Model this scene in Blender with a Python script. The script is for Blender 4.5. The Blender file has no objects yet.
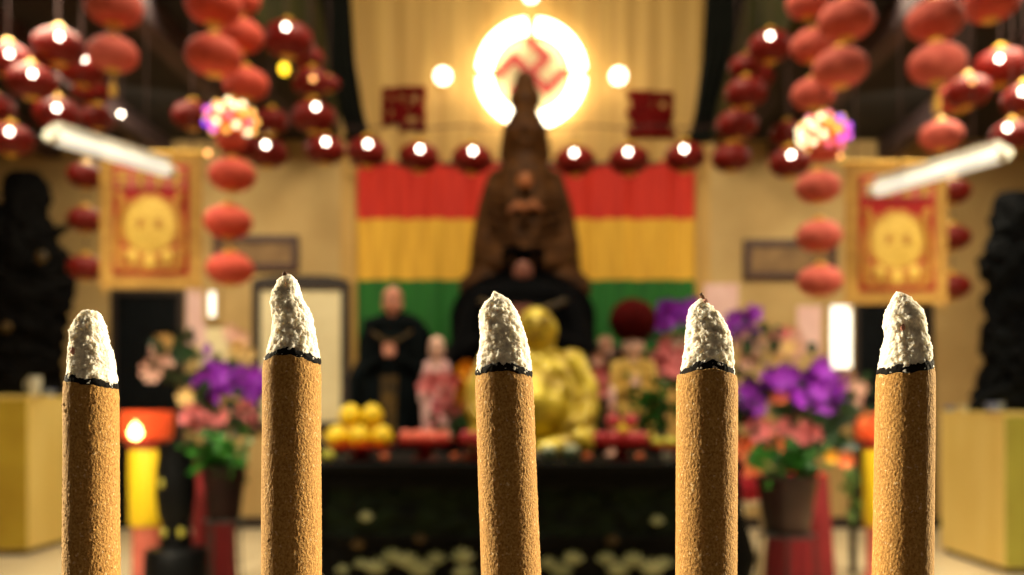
import bpy, math, random
from mathutils import Vector, Matrix, noise

random.seed(7)
PI = math.pi
C = bpy.context.scene.collection

# ------------------------------------------------------------------ camera model
F = 887.0            # focal length in pixels of a 1024 px wide frame
VX, VY = 525.0, 408.0  # vanishing point of the hall's long axis
EYE = 1.30

def W(px, py, Y):
    """point of the hall at depth Y that the photo shows at pixel (px, py)"""
    return Vector(((px - VX) / F * Y, Y, EYE - (py - VY) / F * Y))

def S(Y):
    return Y / F     # metres per pixel at depth Y

# ------------------------------------------------------------------ materials
def lin(c):
    out = []
    for v in c:
        v = v / 255.0
        out.append(v / 12.92 if v <= 0.04045 else ((v + 0.055) / 1.055) ** 2.4)
    return (out[0], out[1], out[2], 1.0)

def mat(name, col, rough=0.6, metal=0.0, col2=None, nscale=8.0, bump=0.0, bscale=60.0,
        emit=None, estr=0.0, coat=0.0, trans=0.0, stretch=None, detail=4.0, spec=0.5):
    m = bpy.data.materials.new(name)
    m.use_nodes = True
    nt = m.node_tree
    b = nt.nodes['Principled BSDF']
    b.inputs['Roughness'].default_value = rough
    b.inputs['Metallic'].default_value = metal
    b.inputs['Coat Weight'].default_value = coat
    b.inputs['Specular IOR Level'].default_value = spec
    b.inputs['Transmission Weight'].default_value = trans
    tc = nt.nodes.new('ShaderNodeTexCoord')
    mp = nt.nodes.new('ShaderNodeMapping')
    nt.links.new(tc.outputs['Object'], mp.inputs['Vector'])
    if stretch:
        mp.inputs['Scale'].default_value = stretch
    c1 = lin(col)
    if col2 is None:
        col2 = tuple(v * 0.86 for v in col)
    n = nt.nodes.new('ShaderNodeTexNoise')
    n.inputs['Scale'].default_value = nscale
    n.inputs['Detail'].default_value = detail
    nt.links.new(mp.outputs['Vector'], n.inputs['Vector'])
    r = nt.nodes.new('ShaderNodeValToRGB')
    r.color_ramp.elements[0].position = 0.35
    r.color_ramp.elements[0].color = lin(col2)
    r.color_ramp.elements[1].position = 0.65
    r.color_ramp.elements[1].color = c1
    nt.links.new(n.outputs['Fac'], r.inputs['Fac'])
    nt.links.new(r.outputs['Color'], b.inputs['Base Color'])
    if bump:
        n2 = nt.nodes.new('ShaderNodeTexNoise')
        n2.inputs['Scale'].default_value = bscale
        n2.inputs['Detail'].default_value = 6.0
        nt.links.new(mp.outputs['Vector'], n2.inputs['Vector'])
        bp = nt.nodes.new('ShaderNodeBump')
        bp.inputs['Strength'].default_value = bump
        bp.inputs['Distance'].default_value = 0.02
        nt.links.new(n2.outputs['Fac'], bp.inputs['Height'])
        nt.links.new(bp.outputs['Normal'], b.inputs['Normal'])
    if emit is not None:
        b.inputs['Emission Color'].default_value = lin(emit)
        b.inputs['Emission Strength'].default_value = estr
    return m

M = {}
M['wall'] = mat('plaster_beige', (196, 164, 108), 0.8, col2=(178, 146, 92), nscale=2.0, bump=0.05)
M['wall_gold'] = mat('gold_pleated_panel', (206, 164, 88), 0.6, col2=(176, 134, 62), nscale=2.2, stretch=(3.2, 1, 0.12), bump=0.12, bscale=6.0)
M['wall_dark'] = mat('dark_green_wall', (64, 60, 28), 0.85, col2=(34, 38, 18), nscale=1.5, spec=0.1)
M['ceiling'] = mat('dark_ceiling', (26, 17, 17), 0.9, col2=(16, 10, 12), nscale=1.2)  # very dark brown, shared by the ceilings and the front wall
M['beam'] = mat('dusty_dark_beam', (80, 58, 58), 0.8, col2=(50, 34, 38), nscale=3, stretch=(6, 0.6, 6))
M['black_wood'] = mat('black_lacquer_wood', (9, 8, 8), 0.6, col2=(5, 5, 5), nscale=6, stretch=(1, 6, 6), coat=0.0, spec=0.12)
M['carved'] = mat('green_black_carving', (24, 36, 16), 0.7, col2=(6, 9, 5), nscale=9, bump=0.5, bscale=20, spec=0.12)
M['pale_carve'] = mat('pale_shell_inlay', (190, 190, 140), 0.45, col2=(130, 136, 90), nscale=9)
M['trim'] = mat('dark_trim', (44, 30, 24), 0.6)
M['door'] = mat('dark_door_leaf', (10, 14, 18), 0.7, col2=(6, 8, 10), spec=0.12)  # near-black panel set in the doorways
M['cabinet'] = mat('honey_plywood', (244, 218, 134), 0.5, col2=(236, 206, 116), nscale=4, stretch=(1, 1, 0.25))
M['cabinet_front'] = mat('olive_front_panel', (190, 162, 48), 0.6, col2=(176, 146, 38), nscale=3)  # left front face, darker than the cabinet body
M['cabinet_front_green'] = mat('green_front_panel', (172, 166, 66), 0.6, col2=(158, 150, 56), nscale=3)  # right front face, darker and greener than the cabinet body
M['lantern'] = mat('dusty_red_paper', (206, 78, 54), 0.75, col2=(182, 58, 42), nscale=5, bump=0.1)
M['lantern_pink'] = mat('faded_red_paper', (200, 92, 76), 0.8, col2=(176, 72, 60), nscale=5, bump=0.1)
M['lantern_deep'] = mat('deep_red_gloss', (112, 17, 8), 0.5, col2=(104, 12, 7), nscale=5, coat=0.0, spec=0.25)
M['gold'] = mat('gilt_metal', (226, 178, 60), 0.4, metal=0.3, col2=(196, 146, 44), nscale=20)
M['tassel'] = mat('gold_thread', (190, 146, 40), 0.7, col2=(150, 104, 26), nscale=30, stretch=(8, 8, 0.5))
M['cord'] = mat('dark_cord', (60, 26, 18), 0.8)
M['bulb'] = mat('lit_bulb', (255, 246, 230), 0.3, emit=(255, 238, 216), estr=14)
M['bulb_dim'] = mat('lit_bulb_amber', (255, 200, 130), 0.3, emit=(255, 178, 100), estr=3.2)
M['bulb_yellow'] = mat('lit_bulb_yellow', (255, 220, 70), 0.3, emit=(255, 206, 40), estr=3.0)
M['tube'] = mat('lit_tube', (250, 250, 240), 0.3, emit=(240, 240, 224), estr=0.66)
M['fixture'] = mat('white_enamel', (220, 216, 200), 0.4)
M['ring'] = mat('lit_ring_tube', (255, 246, 224), 0.3, emit=(255, 240, 208), estr=8.5)
M['globe'] = mat('lit_globe', (255, 248, 226), 0.3, emit=(255, 238, 204), estr=6)
M['halo_disc'] = mat('cream_halo_panel', (238, 222, 170), 0.6)
M['red_paint'] = mat('red_paint', (206, 40, 20), 0.5, col2=(186, 26, 14))
M['char_red'] = mat('dark_red_lettering', (104, 6, 2), 0.7, col2=(90, 4, 2), spec=0.1)
M['cloth_red'] = mat('red_cloth', (206, 44, 22), 0.8, col2=(184, 30, 18), nscale=6, stretch=(4, 1, 0.3))
M['cloth_yellow'] = mat('yellow_cloth', (226, 174, 54), 0.8, col2=(206, 154, 44), nscale=6, stretch=(4, 1, 0.3))
M['cloth_green'] = mat('green_cloth', (22, 104, 24), 0.8, col2=(14, 84, 20), nscale=6, stretch=(4, 1, 0.3))
M['drape'] = mat('black_green_drape', (16, 17, 12), 0.9, col2=(10, 11, 8), spec=0.1)
M['bronze'] = mat('brown_bronze', (84, 50, 18), 0.65, metal=0.0, col2=(52, 29, 10), nscale=12, bump=0.3, bscale=14, spec=0.15)
M['bronze_hi'] = mat('worn_gilding', (160, 88, 30), 0.55, metal=0.2, col2=(116, 60, 22), nscale=14)
M['black_robe'] = mat('black_robe', (5, 5, 7), 0.8, col2=(3, 3, 4), nscale=9, bump=0.3, bscale=12, spec=0.05)
M['navy_robe'] = mat('dark_teal_robe', (7, 13, 15), 0.8, col2=(4, 7, 8), nscale=6, bump=0.3, bscale=12, spec=0.06)
M['dark_gold'] = mat('tarnished_gold', (96, 70, 20), 0.5, metal=0.3, col2=(40, 30, 12), nscale=12)
M['skin_pink'] = mat('painted_pink_skin', (206, 140, 116), 0.5, col2=(194, 126, 104))
M['darker_face'] = mat('darker_pink_face', (150, 92, 76), 0.6, col2=(130, 76, 62))  # darker tone than the pink skin of the other statues
M['skin_pale'] = mat('painted_pale_skin', (240, 196, 176), 0.5, col2=(228, 180, 160))
M['pink_robe'] = mat('pink_robe', (214, 110, 130), 0.6, col2=(190, 80, 104), nscale=10)
M['white_robe'] = mat('white_pink_robe', (230, 190, 186), 0.6, col2=(210, 150, 150), nscale=8)
M['yellow_robe'] = mat('yellow_robe', (206, 168, 76), 0.6, col2=(180, 140, 54), nscale=10)
M['dark_red'] = mat('maroon_pompom', (72, 10, 9), 0.9, col2=(48, 5, 5), nscale=20, bump=0.5, bscale=30, spec=0.05)
M['gold_paint'] = mat('yellow_gold_paint', (226, 202, 58), 0.4, metal=0.25, col2=(150, 118, 20), nscale=7, coat=0.1)
M['pomelo'] = mat('pomelo_peel', (250, 214, 10), 0.5, col2=(240, 198, 4), nscale=12, bump=0.1, bscale=90)
M['lime'] = mat('pale_green_fruit', (206, 200, 70), 0.5, col2=(180, 180, 50), nscale=10)
M['peach'] = mat('peach_skin', (240, 130, 100), 0.55, col2=(226, 90, 76), nscale=10)
M['pink_fruit'] = mat('pink_fruit_skin', (206, 66, 76), 0.5, col2=(186, 44, 58), nscale=10)
M['orange'] = mat('tangerine_peel', (226, 110, 50), 0.5, col2=(206, 90, 40), bump=0.1, bscale=90)
M['red_lacquer'] = mat('red_lacquer', (176, 16, 16), 0.35, col2=(154, 10, 12), coat=0.2)
M['cup'] = mat('celadon_glaze', (150, 178, 146), 0.3, col2=(120, 152, 126), nscale=12, coat=0.2)
M['rice'] = mat('white_rice', (206, 210, 176), 0.7, bump=0.5, bscale=200)
M['porcelain'] = mat('blue_white_porcelain', (150, 170, 214), 0.3, col2=(50, 70, 150), nscale=24, coat=0.2)
M['white_ceramic'] = mat('white_ceramic', (226, 222, 200), 0.35)
M['purple'] = mat('purple_petal', (158, 38, 196), 0.6, col2=(130, 22, 168), nscale=30)
M['pink_petal'] = mat('pink_petal', (226, 126, 126), 0.6, col2=(206, 98, 104), nscale=30)
M['peach_petal'] = mat('orange_petal', (240, 128, 72), 0.6, col2=(226, 100, 50), nscale=30)
M['cream_petal'] = mat('cream_petal', (240, 206, 140), 0.6, col2=(226, 184, 104), nscale=30)
M['blush_petal'] = mat('blush_petal', (224, 178, 156), 0.6, col2=(206, 152, 136), nscale=30)
M['leaf'] = mat('green_leaf', (50, 118, 28), 0.5, col2=(22, 70, 18), nscale=8)
M['leaf_dark'] = mat('dark_leaf', (26, 62, 22), 0.5, col2=(14, 36, 14), nscale=8)
M['stem'] = mat('green_stem', (60, 90, 36), 0.6)
M['pot'] = mat('dark_brown_glaze', (34, 10, 8), 0.5, col2=(20, 6, 5), spec=0.2)
M['pot_brown'] = mat('brown_glaze', (54, 17, 11), 0.45, col2=(30, 9, 6), nscale=3, coat=0.1)
M['red_velvet'] = mat('red_velvet', (122, 6, 16), 0.85, col2=(96, 4, 10), nscale=5, stretch=(6, 6, 0.4))
M['candle_yellow'] = mat('yellow_paper', (236, 202, 22), 0.6, col2=(238, 200, 20))
M['candle_glass'] = mat('red_orange_glass', (236, 84, 44), 0.3, emit=(255, 96, 40), estr=0.25)
M['flame'] = mat('candle_flame', (255, 230, 150), 0.5, emit=(255, 210, 120), estr=16)
M['salmon'] = mat('salmon_paint', (206, 110, 90), 0.6, col2=(186, 90, 76))
M['vase_black'] = mat('black_bronze_vase', (9, 10, 11), 0.5, col2=(5, 5, 6), spec=0.15)
M['yellow_dot'] = mat('yellow_inlay', (190, 180, 70), 0.5)
M['iron'] = mat('dark_iron', (50, 54, 50), 0.5, metal=0.4)
M['frame'] = mat('dark_red_brown_frame', (70, 36, 24), 0.5)
M['picture'] = mat('brown_painting', (140, 106, 60), 0.6, col2=(110, 78, 40), nscale=5)
M['panel_white'] = mat('cream_panel', (240, 224, 180), 0.6, col2=(232, 214, 168))
M['pink_panel'] = mat('pink_paper', (236, 196, 190), 0.7, col2=(228, 184, 178))
M['window_lit'] = mat('lit_window_pane', (255, 255, 246), 0.4, emit=(255, 252, 236), estr=1.6)
M['banner_gold'] = mat('gold_brocade', (186, 142, 60), 0.7, col2=(162, 116, 44), nscale=20)
M['banner_red'] = mat('red_brocade', (170, 14, 14), 0.8, col2=(156, 10, 12), nscale=20)
M['banner_emb'] = mat('gold_embroidery', (196, 138, 44), 0.6, col2=(160, 102, 30), nscale=30, bump=0.4, bscale=60)
M['banner_emb_hi'] = mat('pale_gold_embroidery', (226, 190, 84), 0.6, col2=(204, 164, 62), nscale=30, bump=0.4, bscale=60)
M['banner_pink'] = mat('pink_brocade', (200, 92, 92), 0.7, col2=(180, 70, 76), nscale=20)
M['statue_dark'] = mat('blackened_wood', (12, 10, 9), 0.8, col2=(5, 4, 4), nscale=6, bump=0.5, bscale=14, spec=0.08)
M['statue_dark_teal'] = mat('blackened_teal_wood', (14, 16, 18), 0.8, col2=(6, 6, 8), nscale=6, bump=0.5, bscale=14, spec=0.08)
M['censer'] = mat('aged_bronze', (92, 70, 40), 0.45, metal=0.8, col2=(60, 46, 28), nscale=12)
M['stone'] = mat('grey_stone', (150, 140, 124), 0.8, col2=(124, 116, 104), nscale=10, bump=0.2)
M['ash_bed'] = mat('ash_bed', (120, 114, 104), 0.95, col2=(84, 80, 74), nscale=60, bump=0.6, bscale=200)
M['light_green'] = mat('light_green_leaf', (120, 160, 80), 0.6, col2=(90, 130, 60))
M['red_cloth_knot'] = mat('crimson_cloth', (214, 40, 60), 0.7, col2=(190, 26, 46))
for i, (c, e) in enumerate([((255, 190, 90), 4.0), ((230, 90, 255), 3.0), ((255, 240, 190), 6.0), ((255, 120, 150), 3.0), ((130, 60, 255), 4.0), ((255, 150, 60), 3.0)]):
    M['led%d' % i] = mat(('amber', 'magenta', 'white', 'pink', 'violet', 'orange')[i] + '_led', c, 0.3, emit=c, estr=e * 0.45)

def floor_material():
    m = bpy.data.materials.new('cream_floor_tiles')
    m.use_nodes = True
    nt = m.node_tree
    b = nt.nodes['Principled BSDF']
    tc = nt.nodes.new('ShaderNodeTexCoord')
    br = nt.nodes.new('ShaderNodeTexBrick')
    br.offset = 0.0
    br.inputs['Color1'].default_value = lin((226, 208, 172))
    br.inputs['Color2'].default_value = lin((218, 198, 160))
    br.inputs['Mortar'].default_value = lin((170, 150, 118))
    br.inputs['Scale'].default_value = 1.0
    br.inputs['Brick Width'].default_value = 0.6
    br.inputs['Row Height'].default_value = 0.6
    br.inputs['Mortar Size'].default_value = 0.006
    nt.links.new(tc.outputs['Object'], br.inputs['Vector'])
    nt.links.new(br.outputs['Color'], b.inputs['Base Color'])
    b.inputs['Roughness'].default_value = 0.3
    return m
M['floor'] = floor_material()

def stick_material():
    """tan paper-like incense paste: fine grain, fibres and pale specks"""
    m = bpy.data.materials.new('tan_incense_paste')
    m.use_nodes = True
    nt = m.node_tree
    b = nt.nodes['Principled BSDF']
    b.inputs['Roughness'].default_value = 0.85
    b.inputs['Specular IOR Level'].default_value = 0.25
    b.inputs['Sheen Weight'].default_value = 0.35
    b.inputs['Sheen Tint'].default_value = lin((250, 214, 150))
    tc = nt.nodes.new('ShaderNodeTexCoord')
    mp = nt.nodes.new('ShaderNodeMapping')
    mp.inputs['Scale'].default_value = (1, 1, 0.85)
    nt.links.new(tc.outputs['Object'], mp.inputs['Vector'])
    n = nt.nodes.new('ShaderNodeTexNoise')
    n.inputs['Scale'].default_value = 3000
    n.inputs['Detail'].default_value = 6
    nt.links.new(mp.outputs['Vector'], n.inputs['Vector'])
    r = nt.nodes.new('ShaderNodeValToRGB')
    r.color_ramp.elements[0].position = 0.3
    r.color_ramp.elements[0].color = lin((130, 88, 40))
    r.color_ramp.elements[1].position = 0.7
    r.color_ramp.elements[1].color = lin((188, 146, 82))
    nt.links.new(n.outputs['Fac'], r.inputs['Fac'])
    v = nt.nodes.new('ShaderNodeTexNoise')
    v.inputs['Scale'].default_value = 1500
    v.inputs['Detail'].default_value = 3
    nt.links.new(tc.outputs['Object'], v.inputs['Vector'])
    r2 = nt.nodes.new('ShaderNodeValToRGB')
    r2.color_ramp.elements[0].position = 0.62
    r2.color_ramp.elements[0].color = (0, 0, 0, 1)
    r2.color_ramp.elements[1].position = 0.74
    r2.color_ramp.elements[1].color = (0.6, 0.6, 0.6, 1)
    nt.links.new(v.outputs['Fac'], r2.inputs['Fac'])
    mx = nt.nodes.new('ShaderNodeMix')
    mx.data_type = 'RGBA'
    nt.links.new(r2.outputs['Color'], mx.inputs[0])
    nt.links.new(r.outputs['Color'], mx.inputs[6])
    mx.inputs[7].default_value = lin((238, 214, 172))
    nt.links.new(mx.outputs[2], b.inputs['Base Color'])
    bp = nt.nodes.new('ShaderNodeBump')
    bp.inputs['Strength'].default_value = 0.6
    bp.inputs['Distance'].default_value = 0.0004
    nt.links.new(n.outputs['Fac'], bp.inputs['Height'])
    nt.links.new(bp.outputs['Normal'], b.inputs['Normal'])
    return m
M['incense'] = stick_material()
M['ash'] = mat('white_incense_ash', (246, 241, 230), 0.95, col2=(206, 199, 186), nscale=900, bump=0.3, bscale=1600, spec=0.1)
M['char'] = mat('charred_black', (16, 13, 13), 0.9, col2=(6, 5, 6), nscale=900, bump=0.6, bscale=1500, spec=0.15)
M['ember'] = mat('pink_burnt_paste', (206, 150, 134), 0.8, col2=(180, 118, 104), nscale=900)
M['tip_brown'] = mat('scorched_brown_tip', (130, 84, 44), 0.8, col2=(60, 38, 24), nscale=1200)

_b = M['ash'].node_tree.nodes['Principled BSDF']
_b.inputs['Subsurface Weight'].default_value = 0.85
_b.inputs['Subsurface Radius'].default_value = (1.0, 0.95, 0.85)
_b.inputs['Subsurface Scale'].default_value = 0.0011
for k in ('ash', 'char', 'ember', 'tip_brown'):
    for nd in M[k].node_tree.nodes:
        if nd.type == 'BUMP':
            nd.inputs['Distance'].default_value = 0.0003

# ------------------------------------------------------------------ mesh builder
class MB:
    def __init__(self):
        self.v, self.f = [], []

    def add(self, vs, fs):
        b = len(self.v)
        self.v.extend([tuple(x) for x in vs])
        self.f.extend([tuple(b + i for i in q) for q in fs])
        return self

    def box(self, lo, hi, bev=0.0):
        x0, y0, z0 = lo
        x1, y1, z1 = hi
        if bev <= 0:
            vs = [(x0, y0, z0), (x1, y0, z0), (x1, y1, z0), (x0, y1, z0), (x0, y0, z1), (x1, y0, z1), (x1, y1, z1), (x0, y1, z1)]
            return self.add(vs, [(0, 3, 2, 1), (4, 5, 6, 7), (0, 1, 5, 4), (1, 2, 6, 5), (2, 3, 7, 6), (3, 0, 4, 7)])
        b = min(bev, (x1 - x0) / 2.01, (y1 - y0) / 2.01, (z1 - z0) / 2.01)
        def ring(i, z):
            return [(x0 + i + b, y0 + i, z), (x1 - i - b, y0 + i, z), (x1 - i, y0 + i + b, z), (x1 - i, y1 - i - b, z),
                    (x1 - i - b, y1 - i, z), (x0 + i + b, y1 - i, z), (x0 + i, y1 - i - b, z), (x0 + i, y0 + i + b, z)]
        rs = [ring(b * 0.5, z0), ring(0, z0 + b), ring(0, z1 - b), ring(b * 0.5, z1)]
        return self.loft(rs, True)

    def loft(self, rings, caps=True):
        n = len(rings[0])
        b = len(self.v)
        for r in rings:
            self.v.extend([tuple(p) for p in r])
        for i in range(len(rings) - 1):
            for j in range(n):
                k = (j + 1) % n
                self.f.append((b + i * n + j, b + i * n + k, b + (i + 1) * n + k, b + (i + 1) * n + j))
        if caps:
            self.f.append(tuple(b + j for j in range(n))[::-1])
            self.f.append(tuple(b + (len(rings) - 1) * n + j for j in range(n)))
        return self

    def lathe(self, prof, seg=32, c=(0, 0, 0), wob=None, caps=True):
        rings = []
        for (r, z) in prof:
            ring = []
            for j in range(seg):
                a = 2 * PI * j / seg
                rr = r * (wob(a, z) if wob else 1.0)
                ring.append((c[0] + rr * math.cos(a), c[1] + rr * math.sin(a), c[2] + z))
            rings.append(ring)
        return self.loft(rings, caps)

    def ball(self, c, r, seg=20, rings=12):
        rx, ry, rz = r if hasattr(r, '__len__') else (r, r, r)
        prof = []
        out = []
        for i in range(rings + 1):
            t = PI * i / rings
            s, z = max(math.sin(t), 0.003), -math.cos(t)
            out.append([(c[0] + rx * s * math.cos(2 * PI * j / seg), c[1] + ry * s * math.sin(2 * PI * j / seg), c[2] + rz * z) for j in range(seg)])
        return self.loft(out, True)

    def tube(self, path, r, seg=10, caps=True):
        path = [Vector(p) for p in path]
        rs = r if hasattr(r, '__len__') else [r] * len(path)
        rings = []
        up = None
        for i, p in enumerate(path):
            t = (path[min(i + 1, len(path) - 1)] - path[max(i - 1, 0)]).normalized()
            if up is None:
                up = Vector((0, 0, 1)) if abs(t.z) < 0.9 else Vector((1, 0, 0))
            a = t.cross(up).normalized()
            b = a.cross(t).normalized()
            up = b
            rings.append([p + (a * math.cos(2 * PI * j / seg) + b * math.sin(2 * PI * j / seg)) * rs[i] for j in range(seg)])
        return self.loft(rings, caps)

    def prism(self, poly, y0, y1):
        """poly: list of (x, z) counter-clockwise seen from the front (-Y)"""
        n = len(poly)
        vs = [(x, y0, z) for x, z in poly] + [(x, y1, z) for x, z in poly]
        fs = [tuple(range(n)), tuple(range(2 * n - 1, n - 1, -1))]
        for j in range(n):
            k = (j + 1) % n
            fs.append((j, n + j, n + k, k))
        return self.add(vs, fs)

    def mesh(self, name, material, smooth=True):
        me = bpy.data.meshes.new(name)
        me.from_pydata(self.v, [], self.f)
        me.update()
        if smooth:
            me.polygons.foreach_set('use_smooth', [True] * len(me.polygons))
            try:
                me.set_sharp_from_angle(angle=math.radians(42))
            except Exception:
                pass
        me.materials.append(M[material] if isinstance(material, str) else material)
        return me

    def build(self, name, material, parent=None, smooth=True, loc=None):
        return put(name, self.mesh(name, material, smooth), parent, loc)


def put(name, me, parent=None, loc=None, scale=None, rot=None):
    o = bpy.data.objects.new(name, me)
    C.objects.link(o)
    if parent:
        o.parent = parent
    if loc is not None:
        o.location = loc
    if scale is not None:
        o.scale = scale if hasattr(scale, '__len__') else (scale,) * 3
    if rot is not None:
        o.rotation_euler = rot
    return o

LABELS = set()
def tag(o, label, cat, group=None):
    assert label not in LABELS, label
    assert 4 <= len(label.split()) <= 16, label
    LABELS.add(label)
    o['label'] = label
    o['category'] = cat
    if group:
        o['group'] = group
    return o

def thing(name, label, cat, loc=(0, 0, 0), rz=0.0, group=None):
    o = bpy.data.objects.new(name, None)
    C.objects.link(o)
    o.empty_display_size = 0.05
    o.location = loc
    o.rotation_euler = (0, 0, rz)
    return tag(o, label, cat, group)

def struct(name, mb, m, smooth=False):
    o = mb.build(name, m, smooth=smooth)
    o['kind'] = 'structure'
    return o

def remeshed(mb, voxel, smooth=3):
    """fuse overlapping solids into one continuous skin"""
    me = bpy.data.meshes.new('tmp')
    me.from_pydata(mb.v, [], mb.f)
    o = bpy.data.objects.new('tmp', me)
    C.objects.link(o)
    md = o.modifiers.new('r', 'REMESH')
    md.mode = 'VOXEL'
    md.voxel_size = voxel
    if smooth:
        sm = o.modifiers.new('s', 'SMOOTH')
        sm.iterations = smooth
        sm.factor = 0.5
    dg = bpy.context.evaluated_depsgraph_get()
    out = bpy.data.meshes.new_from_object(o.evaluated_get(dg))
    bpy.data.objects.remove(o)
    bpy.data.meshes.remove(me)
    for v in out.vertices:
        if v.co.z < 0.004:
            v.co.z = 0.004
    out.polygons.foreach_set('use_smooth', [True] * len(out.polygons))
    return out

def skin(name, mb, voxel, material, parent, smooth=3):
    me = remeshed(mb, voxel, smooth)
    me.name = name
    me.materials.clear()
    me.materials.append(M[material])
    return put(name, me, parent)

# ------------------------------------------------------------------ the hall
NAVE, AISLE_Z, NAVE_Z, BACK = 2.0, 4.2, 6.4, 9.6
HALF, FRONT = 6.6, -3.0
struct('floor', MB().box((-HALF, FRONT, -0.1), (HALF, BACK, 0.0)), 'floor')
struct('wall_back', MB().box((-HALF, BACK, 0), (-NAVE, BACK + 0.15, AISLE_Z)).box((NAVE, BACK, 0), (HALF, BACK + 0.15, AISLE_Z)), 'wall')
mb = MB()
# gold pleated centre of the back wall
N = 260
ringf = []
for i in range(N + 1):
    x = -NAVE + 2 * NAVE * i / N
    y = BACK + 0.006 * math.sin(i * 2 * PI / 6.5) + 0.004 * math.sin(i * 0.37)
    ringf.append((x, y))
vs = [(x, y, 0) for x, y in ringf] + [(x, y, NAVE_Z) for x, y in ringf]
fs = [(i, i + 1, N + 1 + i + 1, N + 1 + i) for i in range(N)]
mb.add(vs, fs).box((-NAVE, BACK + 0.02, 0), (NAVE, BACK + 0.15, NAVE_Z))
struct('wall_centre', mb, 'wall_gold', smooth=True)
struct('wall_left', MB().box((-HALF - 0.15, FRONT, 0), (-HALF, BACK, AISLE_Z)), 'wall')
struct('wall_right', MB().box((HALF, FRONT, 0), (HALF + 0.15, BACK, AISLE_Z)), 'wall')
struct('wall_front', MB().box((-HALF, FRONT - 0.15, 0), (HALF, FRONT, NAVE_Z)), 'ceiling')  # unseen wall, coloured dark so little light bounces back onto the sticks
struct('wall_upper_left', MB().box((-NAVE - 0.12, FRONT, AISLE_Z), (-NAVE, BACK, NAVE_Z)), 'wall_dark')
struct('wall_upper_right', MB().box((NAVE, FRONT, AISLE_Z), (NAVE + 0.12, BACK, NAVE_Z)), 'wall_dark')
struct('ceiling_left', MB().box((-HALF, FRONT, AISLE_Z), (-NAVE - 0.12, BACK, AISLE_Z + 0.1)), 'ceiling')
struct('ceiling_right', MB().box((NAVE + 0.12, FRONT, AISLE_Z), (HALF, BACK, AISLE_Z + 0.1)), 'ceiling')
struct('ceiling_centre', MB().box((-NAVE - 0.12, FRONT, NAVE_Z), (NAVE + 0.12, BACK, NAVE_Z + 0.1)), 'ceiling')
ti = 0
for s in (-1, 1):
    for x in (2.72, 3.9, 5.1):
        ti += 1
        struct('trim_%d' % ti, MB().box((s * x - 0.09, FRONT, AISLE_Z - 0.2), (s * x + 0.09, BACK, AISLE_Z), 0.01), 'beam')
struct('baseboard_back', MB().box((-HALF, BACK - 0.02, 0), (HALF, BACK - 0.001, 0.12)), 'trim')

def door(n, x0, x1, z1):
    o = struct('door_%d' % n, MB().box((x0, BACK - 0.05, 0.0), (x1, BACK - 0.021, z1)), 'door')
    for k in range(3):
        za = 0.15 + k * (z1 - 0.2) / 3
        MB().box((x0 + 0.1, BACK - 0.062, za), (x1 - 0.1, BACK - 0.049, za + (z1 - 0.2) / 3 - 0.12), 0.006).build('door_panel', 'door', o, smooth=False)
    MB().box((x0 - 0.06, BACK - 0.07, 0), (x0, BACK - 0.021, z1 + 0.06)).box((x1, BACK - 0.07, 0), (x1 + 0.06, BACK - 0.021, z1 + 0.06)).box((x0, BACK - 0.07, z1), (x1, BACK - 0.021, z1 + 0.06)).build('door_frame', 'trim', o, smooth=False)
    MB().tube([(x1 - 0.08, BACK - 0.06, 1.0), (x1 - 0.08, BACK - 0.1, 1.0), (x1 - 0.08, BACK - 0.1, 1.12), (x1 - 0.08, BACK - 0.06, 1.12)], 0.01).build('door_handle', 'iron', o)
    return o
a, b = W(119, 296, BACK), W(180, 296, BACK)
door(1, a.x, b.x, a.z)
a, b = W(857, 303, BACK), W(925, 303, BACK)
door(2, a.x, b.x, a.z)

def window(n, px0, px1, py0, py1):
    p, q = W(px0, py1, BACK), W(px1, py0, BACK)
    o = struct('window_%d' % n, MB().box((p.x, BACK - 0.03, p.z), (q.x, BACK - 0.005, q.z)), 'window_lit')
    t = 0.05
    MB().box((p.x - t, BACK - 0.06, p.z - t), (p.x, BACK - 0.002, q.z + t)).box((q.x, BACK - 0.06, p.z - t), (q.x + t, BACK - 0.002, q.z + t)) \
        .box((p.x, BACK - 0.06, q.z), (q.x, BACK - 0.002, q.z + t)).box((p.x, BACK - 0.06, p.z - t), (q.x, BACK - 0.002, p.z)).build('window_frame', 'wall', o, smooth=False)
window(1, 829, 850, 306, 368)
window(2, 210, 217, 292, 317)

# ------------------------------------------------------------------ incense sticks
YS = 0.14
def lerp_prof(prof, y):
    """prof: list of (y, x) sorted by descending y"""
    if y >= prof[0][0]:
        return prof[0][1]
    for (y0, x0), (y1, x1) in zip(prof, prof[1:]):
        if y1 <= y <= y0:
            t = (y0 - y) / max(y0 - y1, 1e-6)
            t2 = t
            return x0 + (x1 - x0) * t2
    return prof[-1][1]

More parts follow.
